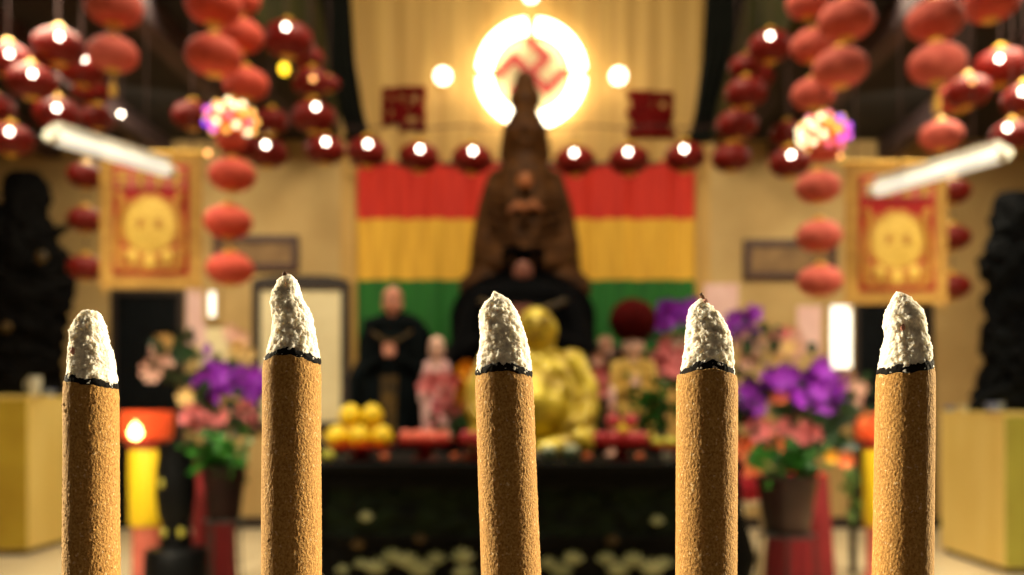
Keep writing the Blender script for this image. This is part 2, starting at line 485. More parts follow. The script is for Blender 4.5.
STICKS = [
    dict(label='incense stick at the far left with a blunt, flat topped cone of white ash',
         left=[(386, 64.5), (378, 65.3), (363, 67), (347, 68), (331, 69), (321.6, 73), (311, 81), (309.5, 88)],
         right=[(386, 118.5), (366.5, 117), (353, 114), (342, 110), (326, 107), (314, 101), (311, 97), (309.5, 90)],
         shaft=((63, 120, 386), (62, 121, 575)), ring=(378.5, 382, 386), top=309.5, seed=1, speck=0.9, depth=1.0, ember=(82, 352, 3.2, 'ember')),
    dict(label='incense stick with the tallest ash tip, in front of the white framed panel',
         left=[(361, 264.4), (350, 267.5), (335, 271), (319, 272.5), (302, 270), (291, 272), (279, 278.7), (273.5, 285)],
         right=[(361, 321), (350, 319), (333, 316), (317.5, 313), (310, 310), (298, 303.6), (280, 297), (274.5, 291), (273.5, 287)],
         shaft=((262.5, 321.5, 360), (261, 322, 575)), ring=(360, 353.5, 361), top=273.5, seed=2, speck=0.35, depth=1.0, ember=(285.5, 275.5, 3.0, 'tip_brown')),
    dict(label='middle one of the five incense sticks, in front of the golden seated figure',
         left=[(373, 475.5), (356.6, 477.4), (343, 479.4), (335.5, 480), (324, 478.4), (312.5, 479.4), (303, 484), (298, 490), (291.5, 493)],
         right=[(373, 532), (360, 531), (347, 529), (335.5, 526), (314.5, 518.6), (301, 511), (296, 504), (293, 499), (291.5, 495)],
         shaft=((475, 533, 374), (481, 541, 575)), ring=(372.5, 368.5, 374), top=291.5, seed=3, speck=0.5, depth=1.0, ember=None),
    dict(label='incense stick whose pitted ash cone ends in a small orange scorched speck',
         left=[(373, 680), (353, 683), (337.4, 685), (322, 686), (309, 688.5), (303, 693), (299, 699)],
         right=[(373, 733.8), (356.6, 734), (343, 733), (332, 730), (320, 724), (312.5, 718.6), (305, 710), (299, 704)],
         shaft=((676, 738, 375), (675, 737, 575)), ring=(372.5, 367.5, 374.5), top=299, seed=4, speck=0.3, depth=1.0, ember=(705, 302, 2.6, 'ember')),
    dict(label='incense stick at the far right, its ash cone marked by one small pink hollow',
         left=[(371, 876.5), (351, 880.3), (335.5, 884), (326, 882), (314.5, 883), (301, 890), (294.4, 893.7), (291.5, 896)],
         right=[(371, 933.5), (361, 933), (349, 932), (333.6, 928), (322, 927), (308.7, 922.4), (297, 911), (292.5, 902), (291.5, 898)],
         shaft=((875, 935.5, 367), (871.5, 934, 575)), ring=(372.5, 370.5, 364.5), top=291.5, seed=5, speck=0.3, depth=1.0, ember=(896, 329, 3.0, 'ember')),
]
ASH_Z = 1.212
def fbm(p, oct=4):
    return noise.fractal(p, 1.0, 2.1, oct)

def incense(d):
    s = S(YS)
    (l0, r0, y0), (l1, r1, y1) = d['shaft']
    seed = Vector((d['seed'] * 13.7, d['seed'] * 5.1, d['seed'] * 7.7))
    base_py = VY + (EYE - (ASH_Z - 0.012)) / s
    tb = (base_py - y0) / (y1 - y0)
    cb = ((l0 + r0) / 2) * (1 - tb) + ((l1 + r1) / 2) * tb
    base = W(cb, base_py, YS)
    root = thing('incense_stick', d['label'], 'incense stick', base, 0, 'burning incense sticks')
    yl, ym, yr = d['ring']
    def ring_y(a):
        # a = 0 at +x (right), -pi/2 front; the char line seen from the front
        c, sn = math.cos(a), math.sin(a)
        lin_ = yl + (yr - yl) * (c + 1) / 2
        bulge = (ym - (yl + yr) / 2) * (-sn) * max(1 - c * c, 0)
        jag = 1.5 * noise.noise(Vector((c * 2.6, sn * 2.6, 0)) + seed) + 1.2 * noise.noise(Vector((c * 7, sn * 7, 3)) + seed) + 0.7 * noise.noise(Vector((c * 19, sn * 19, 5)) + seed)
        return lin_ + bulge + jag
    seg = 220
    cf = math.cos(math.atan((cb - VX) / F))   # a cylinder seen off the axis spreads by 1/cos
    # shaft -------------------------------------------------------------
    rows = 400
    rings = []
    for i in range(rows):
        t = i / (rows - 1)
        ring = []
        for j in range(seg):
            a = 2 * PI * j / seg
            ytop = ring_y(a) + 2.6
            py = base_py + (ytop - base_py) * t
            tt = (py - y0) / (y1 - y0)
            cx = ((l0 + r0) / 2) * (1 - tt) + ((l1 + r1) / 2) * tt
            hw = ((r0 - l0) / 2) * (1 - tt) + ((r1 - l1) / 2) * tt
            q = Vector((math.cos(a) * 29, math.sin(a) * 29, py)) + seed
            fine = noise.noise(q * 0.38) * 0.26 + noise.noise(q * 0.95) * 0.34
            crumb = max(0.0, noise.noise(q * 0.42 + Vector((9, 2, 4))) - 0.36) * 3.6 * d['speck'] * (1 if noise.noise(q * 0.07) > -0.1 else 0.35)
            broad = noise.noise(Vector((math.cos(a) * 0.9, math.sin(a) * 0.9, py * 0.012)) + seed) * 0.45
            rr = hw - 0.15 + fine + crumb + broad
            if t > 0.985:
                rr -= (t - 0.985) / 0.015 * 0.9
            p = W(cx + rr * cf * math.cos(a), py, YS) - base
            p.y = rr * cf * math.sin(a) * s
            ring.append(p)
        rings.append(ring)
    MB().loft(rings).build('shaft', 'incense', root)
    # char band ----------------------------------------------------------
    rings = []
    for i in range(9):
        t = i / 8
        ring = []
        for j in range(seg):
            a = 2 * PI * j / seg
            yy = ring_y(a)
            th = 3.3 + 2.0 * max(0.0, -math.sin(a)) * (1.6 if d['seed'] in (4, 5) else 0.8) + 2.2 * noise.noise(Vector((math.cos(a) * 4, math.sin(a) * 4, 8)) + seed) + 1.0 * noise.noise(Vector((math.cos(a) * 12, math.sin(a) * 12, 8)) + seed)
            th = max(th, 1.2)
            py = yy + 3.2 - t * (th + 3.2)
            l, r = lerp_prof(d['left'], min(py, d['left'][0][0])), lerp_prof(d['right'], min(py, d['right'][0][0]))
            cx, hw = (l + r) / 2, (r - l) / 2 + 0.7
            bulge = math.sin(t * PI) * 0.5
            q = Vector((math.cos(a) * 20, math.sin(a) * 20, py)) + seed
            rr = hw - 0.6 + bulge + noise.noise(q * 0.5) * 0.5
            if t > 0.85:
                rr -= (t - 0.85) * 9
            p = W(cx + rr * cf * math.cos(a), py, YS) - base
            p.y = rr * cf * math.sin(a) * s
            ring.append(p)
        rings.append(ring)
    MB().loft(rings).build('char_ring', 'char', root)
    # ash ----------------------------------------------------------------
    rows = 190
    rings = []
    for i in range(rows):
        t = i / (rows - 1)
        te = 1 - (1 - t) ** 1.35
        ring = []
        for j in range(seg):
            a = 2 * PI * j / seg
            yb = ring_y(a) + 1.5
            py = yb + (d['top'] - yb) * te
            l, r = lerp_prof(d['left'], min(py, d['left'][0][0])), lerp_prof(d['right'], min(py, d['right'][0][0]))
            cx, hw = (l + r) / 2, (r - l) / 2
            dirx, diry = math.cos(a), math.sin(a)
            q = Vector((dirx * hw, diry * hw, py)) + seed * 9
            lump = fbm(q * 0.07, 3) * 1.3
            wq = q + noise.noise_vector(q * 0.25) * 1.6
            f1 = noise.voronoi(wq * 0.145)[0]
            f2 = noise.voronoi(wq * 0.33 + Vector((4, 1, 7)))[0]
            clump = (0.52 - f1[0]) * 3.7 + (0.5 - f2[0]) * 1.9
            fine = fbm(q * 0.6, 3) * 0.7
            pn = noise.noise(q * 0.11 + Vector((31, 8, 5)))
            pit = -2.6 * max(0.0, pn - 0.22) * 2.0 - (1.9 if d['seed'] in (2, 4) else 1.1) * max(0.0, noise.noise(q * 0.27 + Vector((1, 9, 2))) - 0.18) * 2.2
            front = max(0.0, -diry)
            tip = min(1.0, hw / 11.0)
            rr = hw + (lump + pit) * (0.25 + 0.75 * front) * tip + clump * (0.5 + 0.5 * front) * tip + fine * tip - 0.3
            if d['seed'] == 5:           # the small hollow in the last stick's cone
                g = math.exp(-(((cx + rr * dirx) - 896) / 4.0) ** 2 - ((py - 328) / 6.0) ** 2) * front
                rr -= 4.0 * g
            p = W(cx + rr * cf * dirx, py + (noise.noise(q * 0.4 + Vector((5, 5, 5))) * 0.8), YS) - base
            p.y = rr * cf * diry * s
            ring.append(p)
        rings.append(ring)
    at = MB().loft(rings).build('ash_tip', 'ash', root)
    sh = at.data.attributes.get('sharp_edge')
    if sh:
        at.data.attributes.remove(sh)
    if d['ember']:
        ex, ey, er, em = d['ember']
        mb = MB()
        hw = (lerp_prof(d['right'], ey) - lerp_prof(d['left'], ey)) / 2
        cx = (lerp_prof(d['right'], ey) + lerp_prof(d['left'], ey)) / 2
        dep = math.sqrt(max(hw * hw - (ex - cx) ** 2, 1.0)) * cf * (0.93 if d['seed'] != 5 else 0.84)
        if d['seed'] in (2, 4):
            dep = 3.4 if d['seed'] == 2 else 4.6
        n0 = len(mb.v)
        mb.ball((0, 0, 0), (er * 0.8, er * 0.6, er * 1.15), 20, 14)
        vs = []
        for v in mb.v:
            q = Vector(v)
            q *= 1 + 0.3 * noise.noise(q * 0.6 + seed)
            p = W(ex + q.x, ey - q.z, YS) - base
            p.y = (q.y - dep) * s
            vs.append(p)
        mb.v = [tuple(v) for v in vs]
        mb.build('ember', em, root)
        if d['seed'] == 4:
            m2 = MB()
            pts = [(704, 300), (702.5, 296.5), (700.8, 294.2), (702.2, 292.6), (705.5, 296), (706, 300)]
            m2.tube([W(x, y, YS) - base for x, y in pts[:4]], [1.7 * s, 1.9 * s, 1.5 * s, 0.5 * s], 10)
            m2.build('scorched_tip', 'tip_brown', root)
    return root
for d in STICKS:
    incense(d)

# the bronze burner that carries the sticks, on its stone pedestal (below the frame)
b = thing('incense_burner', 'round bronze incense burner full of ash that holds the five sticks', 'incense burner', (0, YS, 0.996))
prof = [(0.10, 0.075), (0.15, 0.09), (0.182, 0.13), (0.19, 0.17), (0.182, 0.205), (0.175, 0.215), (0.185, 0.232), (0.188, 0.24), (0.172, 0.24), (0.166, 0.222), (0.16, 0.2), (0.02, 0.19)]
MB().lathe(prof, 64).build('bowl', 'censer', b)
mb = MB()
rings = []
for r in (0.0008, 0.03, 0.06, 0.09, 0.12, 0.15, 0.167):
    rings.append([(r * math.cos(2 * PI * j / 48), r * math.sin(2 * PI * j / 48), 0.226 + 0.004 * noise.noise(Vector((r * 30 * math.cos(j), r * 30 * math.sin(j), 0)))) for j in range(48)])
mb.loft(rings, False).build('ash_bed', 'ash_bed', b)
for k in range(3):
    a = PI / 2 + k * 2 * PI / 3
    x, y = 0.11 * math.cos(a), 0.11 * math.sin(a)
    MB().tube([(x, y, 0.095), (x * 1.15, y * 1.15, 0.06), (x * 1.1, y * 1.1, 0.025), (x * 1.2, y * 1.2, 0.0)], [0.03, 0.026, 0.018, 0.024], 16).build('leg', 'censer', b)
for s in (-1, 1):
    MB().tube([(s * 0.182, -0.03, 0.2), (s * 0.215, -0.03, 0.225), (s * 0.22, 0, 0.232), (s * 0.215, 0.03, 0.225), (s * 0.182, 0.03, 0.2)], 0.009, 12).build('handle', 'censer', b)
p = thing('stone_pedestal', 'square grey stone pedestal under the bronze incense burner', 'pedestal', (0, YS, 0))
MB().box((-0.24, -0.24, 0), (0.24, 0.24, 0.12), 0.015).build('base', 'stone', p, smooth=False)
MB().box((-0.17, -0.17, 0.12), (0.17, 0.17, 0.9), 0.01).build('shaft', 'stone', p, smooth=False)
MB().box((-0.22, -0.22, 0.9), (0.22, 0.22, 0.985), 0.012).build('top_slab', 'stone', p, smooth=False)

# ------------------------------------------------------------------ hanging lanterns
def lantern_mesh(m, ribs=16, name='lantern_body'):
    prof = []
    n = 18
    for i in range(n + 1):
        t = PI * (0.07 + 0.86 * i / n)
        prof.append((0.5 * math.sin(t) ** 0.92, -0.345 * math.cos(t)))
    seg = ribs * 4
    return MB().lathe(prof, seg, wob=lambda a, z: 1 - 0.035 * abs(math.sin(a * ribs / 2)) ** 0.6 * 0 - 0.03 * (1 - abs(math.sin(a * ribs / 2)))).mesh(name, m)
LB = {k: lantern_mesh(k) for k in ('lantern', 'lantern_pink', 'lantern_deep')}
CAP = MB().lathe([(0.1, 0.30), (0.16, 0.31), (0.165, 0.355), (0.12, 0.39), (0.07, 0.44), (0.02, 0.48)], 24).mesh('top_cap', 'gold')
BOT = MB().lathe([(0.03, -0.38), (0.12, -0.37), (0.15, -0.345), (0.15, -0.305), (0.1, -0.295)], 24).mesh('bottom_cap', 'gold')
TAS = MB().lathe([(0.075, -0.86), (0.07, -0.7), (0.055, -0.60), (0.03, -0.56), (0.045, -0.53), (0.03, -0.46), (0.012, -0.375)], 20, wob=lambda a, z: 1 - 0.12 * (abs(math.sin(a * 5)) if z < -0.58 else 0)).mesh('tassel', 'tassel')
BULB = {k: MB().ball((0, 0, 0), (1, 1, 1), 14, 10).mesh('bulb', k) for k in ('bulb', 'bulb_dim', 'bulb_yellow')}
CORD = MB().tube([(0, 0, 0), (0, 0, 1)], 0.004, 6).mesh('cord', 'cord')

PLACED = []   # (centre, radius, underside height)
JOBS = []
def lantern(label, px, py, d, Y=None, m='lantern', bulb=None, bulb_px=None, up=None, tassel=False, group='red hanging lanterns'):
    """find a depth for the lantern where it touches no neighbour, then note it for hanging"""
    if Y is None:
        Y = 310.0 / d
    if d > 45 and m != 'lantern_deep':
        d = d * 0.9
    best = None
    for step in (0, 0.12, -0.12, 0.24, -0.24, 0.36, -0.36, 0.5, -0.5, 0.65, 0.8, -0.65, -0.8, 1.0, -1.0, 1.2):
        y = Y + step
        k, p = d * S(y), W(px, py, y)
        top = AISLE_Z - 0.03 if abs(p.x) > NAVE + 0.1 else NAVE_Z
        if p.z + 0.49 * k > top - (0.2 if abs(p.x) > NAVE + 0.1 else 0):
            continue
        if abs(abs(p.x) - NAVE - 0.06) < 0.5 * k + 0.07 and p.z + 0.36 * k > AISLE_Z:
            continue
        ok = True
        for (c, kk) in PLACED:
            dv = p - c
            hr = math.hypot(dv.x, dv.y)
            hh = (0.50 * k + 0.42 * kk) if dv.z < 0 else (0.42 * k + 0.50 * kk)
            if hr < 0.5 * (k + kk) + 0.04 and abs(dv.z) < hh and (dv.z / hh) ** 2 + (hr / (0.5 * (k + kk) + 0.04)) ** 2 < 1.0 + (0.0 if hr > 0.2 * kk else 9):
                ok = False
                break
        if ok:
            best = y
            break
    if best is None:
        print('no free place for', label)
        best = Y
    PLACED.append((W(px, py, best), d * S(best)))
    JOBS.append((label, px, py, d, best, m, bulb, bulb_px, up, tassel, group))

def hang_lanterns():
    for (label, px, py, d, Y, m, bulb, bulb_px, up, tassel, group) in JOBS:
        k = d * S(Y)
        p = W(px, py, Y)
        o = thing('hanging_lantern', label, 'lantern', p, 0, group)
        b_ = put('body', LB[m], o, scale=k, rot=(0, 0, random.uniform(0, 0.3)))
        put('top_cap', CAP, o, scale=k)
        put('bottom_cap', BOT, o, scale=k)
        top = up if up is not None else (AISLE_Z if abs(p.x) > NAVE + 0.06 else NAVE_Z)
        low = p.z - 1.5
        for (c, kk) in PLACED:
            hr = math.hypot(c.x - p.x, c.y - p.y)
            if c.z > p.z + 0.05 and hr < 0.5 * kk:
                rel = max(1 - (hr / (0.5 * kk)) ** 2, 0)
                top = min(top, c.z - (0.345 * kk * math.sqrt(rel) if hr > 0.17 * kk else 0.385 * kk))
            if c.z < p.z - 0.05 and hr < 0.55 * kk + 0.05 * k:
                low = max(low, c.z + 0.5 * kk)
        if tassel and p.z - 0.9 * k > low:
            put('tassel', TAS, o, scale=k)
        if top < AISLE_Z - 0.01:
            top -= 0.014
        length = max(top - (p.z + 0.47 * k), 0.004)
        put('cord', CORD, o, loc=(0, 0, 0.47 * k), scale=(1, 1, length))
        if bulb:
            bx, by = bulb_px
            dy = -0.4 * k
            for _ in range(6):
                q = W(bx, by, Y + dy)
                dz, dx = q.z - p.z, q.x - p.x
                zz = min(abs(dz) / (0.345 * k), 0.98)
                rad = 0.5 * k * math.sqrt(max(1 - zz * zz, 0.02)) + 0.012
                dy = -math.sqrt(max(rad * rad - dx * dx, 0.0004))
            rb = {'bulb': 0.021, 'bulb_dim': 0.02, 'bulb_yellow': 0.03}[bulb] * Y / 7.0
            put('bulb', BULB[bulb], o, loc=(dx, dy - 0.006, dz), scale=rb)

def above(py, d, Y):
    """height of the underside of a lantern drawn at py with diameter d"""
    return W(0, py, Y).z - 0.44 * d * S(Y)

GL = 'large lanterns on long strings'
Y1 = 4.9
PLACED.append((W(231, 121, Y1), 60 * S(Y1)))
PLACED.append((W(824, 132, Y1), 60 * S(Y1)))
# left long string beside the left banner
lantern('topmost large red lantern of the long string above the left coloured light ball', 214, 5, 62, Y1, group=GL)
lantern('large red lantern with gold cap, hanging second above the left coloured light ball', 214, 56, 62, Y1, up=above(6, 62, Y1), group=GL, tassel=True)
lantern('red orange lantern hanging directly below the left coloured light ball', 232, 175, 52, Y1, up=W(0, 151, Y1).z, group=GL)
lantern('orange red lantern beside the left banner, second below the light ball', 228, 222, 53, Y1, up=above(175, 52, Y1), group=GL)
lantern('lowest orange red lantern of the string beside the left banner', 230, 269, 52, Y1, up=above(222, 53, Y1), group=GL)
# second string behind it
Y2 = 5.7
lantern('red lantern half hidden behind the two topmost large ones on the left', 240, 36, 52, Y2, group=GL)
lantern('red lantern just above and behind the left coloured light ball', 246, 84, 50, Y2, up=above(36, 52, Y2), group=GL)
lantern('small red lantern peeking out at the top edge behind the left string', 240, 0, 40, 6.1, group=GL)
lantern('dark red lantern left of the left coloured light ball', 193, 116, 40, 6.2, 'lantern_deep', group=GL)
# dusty string over the left tube light
lantern('dusty faded red lantern at the top edge above the left tube light', 114, 6, 62, 4.8, 'lantern_pink', group=GL)
lantern('dusty pinkish lantern with gold tassel above the left tube light', 113, 54, 54, 4.8, 'lantern_pink', up=above(6, 62, 4.8), tassel=True, group=GL)
lantern('dim red lantern hanging between the dusty pair and the left tube light', 98, 118, 34, 6.6, 'lantern_deep', group=GL)
# right long strings
lantern('topmost faded red lantern of the left one of two strings over the right light ball', 808, 3, 48, 5.7, 'lantern_pink', group=GL)
lantern('large faded red lantern with gold cap near the top edge right of centre', 846, 20, 62, Y1, 'lantern_pink', group=GL)
lantern('faded red lantern tucked behind the large pair above the right light ball', 813, 46, 50, 5.7, 'lantern_pink', up=above(3, 48, 5.7), group=GL)
lantern('large faded red lantern with bright gold cap, second above the right light ball', 840, 68, 60, Y1, 'lantern_pink', up=above(20, 62, Y1), group=GL)
lantern('faded red lantern directly above and behind the right coloured light ball', 813, 94, 48, 5.7, 'lantern_pink', up=above(46, 50, 5.7), group=GL)
lantern('salmon red lantern hanging directly below the right coloured light ball', 818, 187, 50, Y1, 'lantern_pink', up=W(0, 163, Y1).z, group=GL)
lantern('salmon red lantern left of the right banner, in front of the framed picture', 819, 236, 50, Y1, 'lantern_pink', up=above(187, 50, Y1), group=GL)
lantern('lowest salmon red lantern of the string left of the right banner', 820, 281, 50, Y1, 'lantern_pink', up=above(236, 50, Y1), group=GL)
lantern('large dusty lantern at the top edge above the right banner', 935, 20, 62, 4.8, 'lantern_pink', group=GL)
lantern('large dusty lantern with lit gold cap and long tassel above the right banner', 937, 64, 62, 4.8, 'lantern_pink', up=above(20, 62, 4.8), tassel=True, group=GL)
lantern('red orange lantern behind the tassel of the large dusty lantern', 958, 98, 42, 6.2, group=GL)
lantern('dim dusty lantern hanging just above the right tube light', 941, 136, 42, 5.6, 'lantern_pink', group=GL)
lantern('bright orange red lantern at the top edge near the right corner', 990, 2, 60, 5.2, group=GL)
# strings behind the banners
GB = 'dark lanterns behind the banners'
for x, ys, side in ((86, (176, 220, 268), 'left'), (952, (192, 238, 287), 'right')):
    for k, y in enumerate(ys):
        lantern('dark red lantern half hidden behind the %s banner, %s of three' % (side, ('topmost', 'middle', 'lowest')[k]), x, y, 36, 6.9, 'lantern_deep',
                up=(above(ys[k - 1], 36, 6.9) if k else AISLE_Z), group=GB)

GS = 'small lanterns with bulbs'
YG = 7.5
rope_z = W(0, 128, YG).z
R = lambda: rope_z
row = [
    (325, 150, 'left end of the row under the dark drape, first lit lantern'), (367, 152, None), (419, 157, None), (472, 159, None), (575, 161, None), (629, 160, None), (685, 157, None)]
names = {
    325: 'lit glossy red lantern left of the dark drape, at the left end of the row',
    367: 'lit glossy red lantern at the upper left corner of the striped cloth',
    419: 'lit glossy red lantern under the left red wall character',
    472: 'lit glossy red lantern just left of the brown seated statue head',
    575: 'lit glossy red lantern just right of the brown seated statue head',
    629: 'lit glossy red lantern under the right red wall character',
    685: 'lit glossy red lantern at the upper right corner of the striped cloth'}
for x, y, _ in row:
    lantern(names[x], x, y, 41, YG, 'lantern_deep', 'bulb', (x + (1 if x < 500 else -1), y - 8), up=rope_z, group=GS)
lantern('unlit dark red lantern at the right end of the row, lowest of its string', 731, 158, 40, YG, 'lantern_deep', up=rope_z, group=GS)
lantern('lit red lantern left of the row, just above the pale wall', 267, 153, 42, 7.2, 'lantern_deep', 'bulb', (266, 145), group=GS)
lantern('lit large glossy red lantern near the top left of the dark drape', 288, 40, 50, 5.9, 'lantern_deep', 'bulb', (286, 27), group=GS)
lantern('lit red lantern directly above the left end of the row', 314, 117, 44, 6.3, 'lantern_deep', 'bulb', (316, 107), group=GS)
lantern('red lantern with a dim amber bulb, second above the left end of the row', 312, 83, 40, 6.3, 'lantern_deep', 'bulb_dim', (313, 79), group=GS)
lantern('small red lantern above the one with the dim amber bulb', 308, 58, 32, 6.3, 'lantern_deep', group=GS)
lantern('small dark red lantern right of the dim amber bulb', 329, 84, 22, 6.3, 'lantern_deep', group=GS)
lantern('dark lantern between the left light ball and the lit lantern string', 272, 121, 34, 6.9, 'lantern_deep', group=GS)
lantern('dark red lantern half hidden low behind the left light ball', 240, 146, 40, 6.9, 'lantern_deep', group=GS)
FL = [
    (8, 60, 46, (10, 54), 'lit red lantern at the far left edge under the ceiling'),
    (32, 82, 48, (33, 74), 'lit red lantern second from the left edge under the ceiling'),
    (59, 47, 50, (60, 37), 'lit orange red lantern highest of the far left cluster'),
    (82, 70, 46, (84, 59), 'lit red lantern beside the dusty pinkish lantern with tassel'),
    (57, 114, 44, (57, 108), 'lit red lantern just above the outer end of the left tube light'),
    (11, 140, 44, (10, 132), 'lit red lantern at the left edge left of the tube light'),
]
for x, y, d, bp, lab in FL:
    lantern(lab, x, y, d, 5.9, 'lantern_deep', 'bulb', bp, group=GS)
lantern('unlit red lantern below the lit one beside the dusty pair', 92, 92, 36, 6.45, 'lantern_deep', group=GS)
lantern('unlit red lantern cut by the left edge, lower of two', -6, 108, 40, 5.9, 'lantern_deep', group=GS)
FR = [
    (770, 47, 44, (770, 36), 'lit red lantern at the top of the string right of the dark drape'),
    (790, 163, 42, (791, 155), 'lit red lantern below left of the right coloured light ball'),
    (1000, 68, 52, (999, 59), 'lit orange red lantern near the right edge under the ceiling'),
    (1024, 100, 44, (1022, 92), 'lit red lantern cut by the right edge'),
    (1012, 136, 42, (1007, 128), 'lit red lantern just above the outer end of the right tube light'),
]
for x, y, d, bp, lab in FR:
    lantern(lab, x, y, d, 6.0, 'lantern_deep', 'bulb', bp, group=GS)
lantern('orange red lantern with a dim amber bulb near the right edge', 968, 92, 44, 6.0, 'lantern_deep', 'bulb_dim', (972, 82), group=GS)
for k, (x, y, d) in enumerate([(746, 67, 34), (746, 93, 42), (737, 125, 42)]):
    lantern('glossy dark red lantern %s in the unlit string right of the dark drape' % ('highest', 'in the middle', 'lowest')[k], x, y, d, 6.3, 'lantern_deep', group=GS)
lantern('small dark red lantern behind the unlit string right of the dark drape', 759, 77, 30, 6.5, 'lantern_deep', group=GS)
lantern('dark red lantern hidden left of the right coloured light ball', 787, 134, 34, 6.5, 'lantern_deep', group=GS)

hang_lanterns()

# single bare bulbs on cords
def bare_bulb(label, px, py, Y, m, r):
    p = W(px, py, Y)
    o = thing('hanging_bulb', label, 'light bulb', p, 0, 'bare bulbs on cords')
    put('bulb', BULB[m], o, scale=(r, r, r * (1.25 if m == 'bulb_yellow' else 1)))
    MB().lathe([(r * 0.4, r * 0.8), (r * 0.55, r), (r * 0.5, r * 2), (r * 0.2, r * 2.3)], 16).build('socket', 'cord', o)
    top = AISLE_Z if abs(p.x) > NAVE + 0.13 else NAVE_Z
    put('cord', CORD, o, loc=(0, 0, r * 2.2), scale=(1, 1, max(top - p.z - r * 2.2, 0.02)))
bare_bulb('yellow bulb hanging below the lit lantern left of the dark drape', 284, 69, 6.4, 'bulb_yellow', 0.035)
bare_bulb('pale bare bulb hanging in the dark beside the left tube light', 121, 114, 6.0, 'bulb', 0.014)
bare_bulb('small amber bulb at the upper right corner of the left banner', 208, 153, 5.7, 'bulb_dim', 0.018)
bare_bulb('small amber bulb at the upper left corner of the right banner', 840, 156, 5.7, 'bulb_dim', 0.014)

r = MB()
pts = []
for i in range(41):
    t = i / 40
    p = W(300 + 452 * t, 126, YG)
    pts.append((p.x, YG, rope_z + 0.02 * math.sin(t * PI * 7) ** 2))
pts = [(-NAVE - 0.1, YG, rope_z + 0.25)] + pts + [(NAVE + 0.1, YG, rope_z + 0.25)]
tag(r.tube(pts, 0.007, 8).build('hanging_rope', 'cord'), 'thin dark rope across the altar carrying the row of lit lanterns', 'rope')

# coloured light balls
BALLSHELL = MB().ball((0, 0, 0), (0.46, 0.46, 0.32), 28, 18).mesh('shell', mat('amber_ball_shell', (226, 110, 40), 0.3, emit=(255, 110, 30), estr=0.5))
LEDM = [MB().ball((0, 0, 0), (1, 1, 1), 12, 8).mesh('led', 'led%d' % i) for i in range(6)]
def light_ball(label, px, py, d, Y, seed, violet_side):
    rnd = random.Random(seed)
    k = d * S(Y)
    o = thing('hanging_light_ball', label, 'light ball', W(px, py, Y), 0, 'coloured light balls')
    put('shell', BALLSHELL, o, scale=k)
    put('top_cap', CAP, o, scale=k)
    put('bottom_cup', MB().lathe([(0.05, -0.52), (0.26, -0.49), (0.30, -0.38), (0.26, -0.24), (0.2, -0.22)], 24).mesh('bottom_cup', 'lantern'), o, scale=k)
    n = 40
    for i in range(n):
        z = 1 - 2 * (i + 0.5) / n
        a = i * 2.399963
        rr = math.sqrt(1 - z * z)
        x, y = rr * math.cos(a), rr * math.sin(a)
        side = x * violet_side
        if side > 0.35:
            c = rnd.choice([1, 4, 4, 1, 3, 0])
        elif z > 0.2 or side < -0.2:
            c = rnd.choice([2, 2, 0, 0, 2, 3])
        else:
            c = rnd.choice([0, 3, 5, 5, 2, 1])
        put('led', LEDM[c], o, loc=(x * 0.47 * k, y * 0.47 * k, z * 0.33 * k), scale=0.066 * k)
    top = AISLE_Z
    for (c, kk) in PLACED:
        hr = math.hypot(c.x - o.location.x, c.y - o.location.y)
        if c.z > o.location.z + 0.1 and hr < 0.5 * kk:
            top = min(top, c.z - (0.345 * kk * math.sqrt(1 - (hr / (0.5 * kk)) ** 2) if hr > 0.17 * kk else 0.385 * kk))
    put('cord', CORD, o, loc=(0, 0, 0.47 * k), scale=(1, 1, max(top - 0.014 - o.location.z - 0.47 * k, 0.004)))
light_ball('glowing ball of coloured lights in the left lantern string', 231, 120, 52, Y1, 3, -1)
light_ball('glowing ball of coloured lights in the right lantern string', 824, 133, 52, Y1, 5, 1)

# ------------------------------------------------------------------ tube lights
def tube_light(label, a, Ya, b, Yb):
    A, B = W(a[0], a[1], Ya), W(b[0], b[1], Yb)
    o = thing('hanging_tube_light', label, 'tube light', (A + B) / 2, 0, 'tube lights over the banners')
    A, B = A - o.location, B - o.location
    d = (B - A).normalized()
    MB().tube([A, B], 0.04, 20).build('tube', 'tube', o)
    for P, s in ((A, -1), (B, 1)):
        MB().tube([P, P + d * s * 0.05], 0.036, 16).build('end_cap', 'fixture', o)
    up = Vector((0, 0, 0.10))
    n = Vector((0, 0, 1)).cross(d).normalized() * 0.06
    mb = MB()
    rings = []
    for P in (A, B):
        rings.append([P - n * 0.6 + up * 0.45, P + n * 0.6 + up * 0.45, P + n * 0.5 + up * 0.75, P - n * 0.5 + up * 0.75])
    mb.loft(rings).build('housing', 'fixture', o, smooth=False)
    for t in (0.2, 0.8):
        P = A + (B - A) * t + up * 0.75
        h = AISLE_Z - (P.z + o.location.z)
        put('cord', CORD, o, loc=P, scale=(1, 1, h))
tube_light('lit white tube light slanting over the left banner', (56, 137), 4.75, (166, 170), 5.45)
tube_light('lit white tube light slanting over the right banner', (1000, 155), 4.75, (878, 190), 5.45)

# ------------------------------------------------------------------ banners
def ellipse(cx, cz, rx, rz, n=40):
    return [(cx + rx * math.cos(2 * PI * i / n), cz + rz * math.sin(2 * PI * i / n)) for i in range(n)]

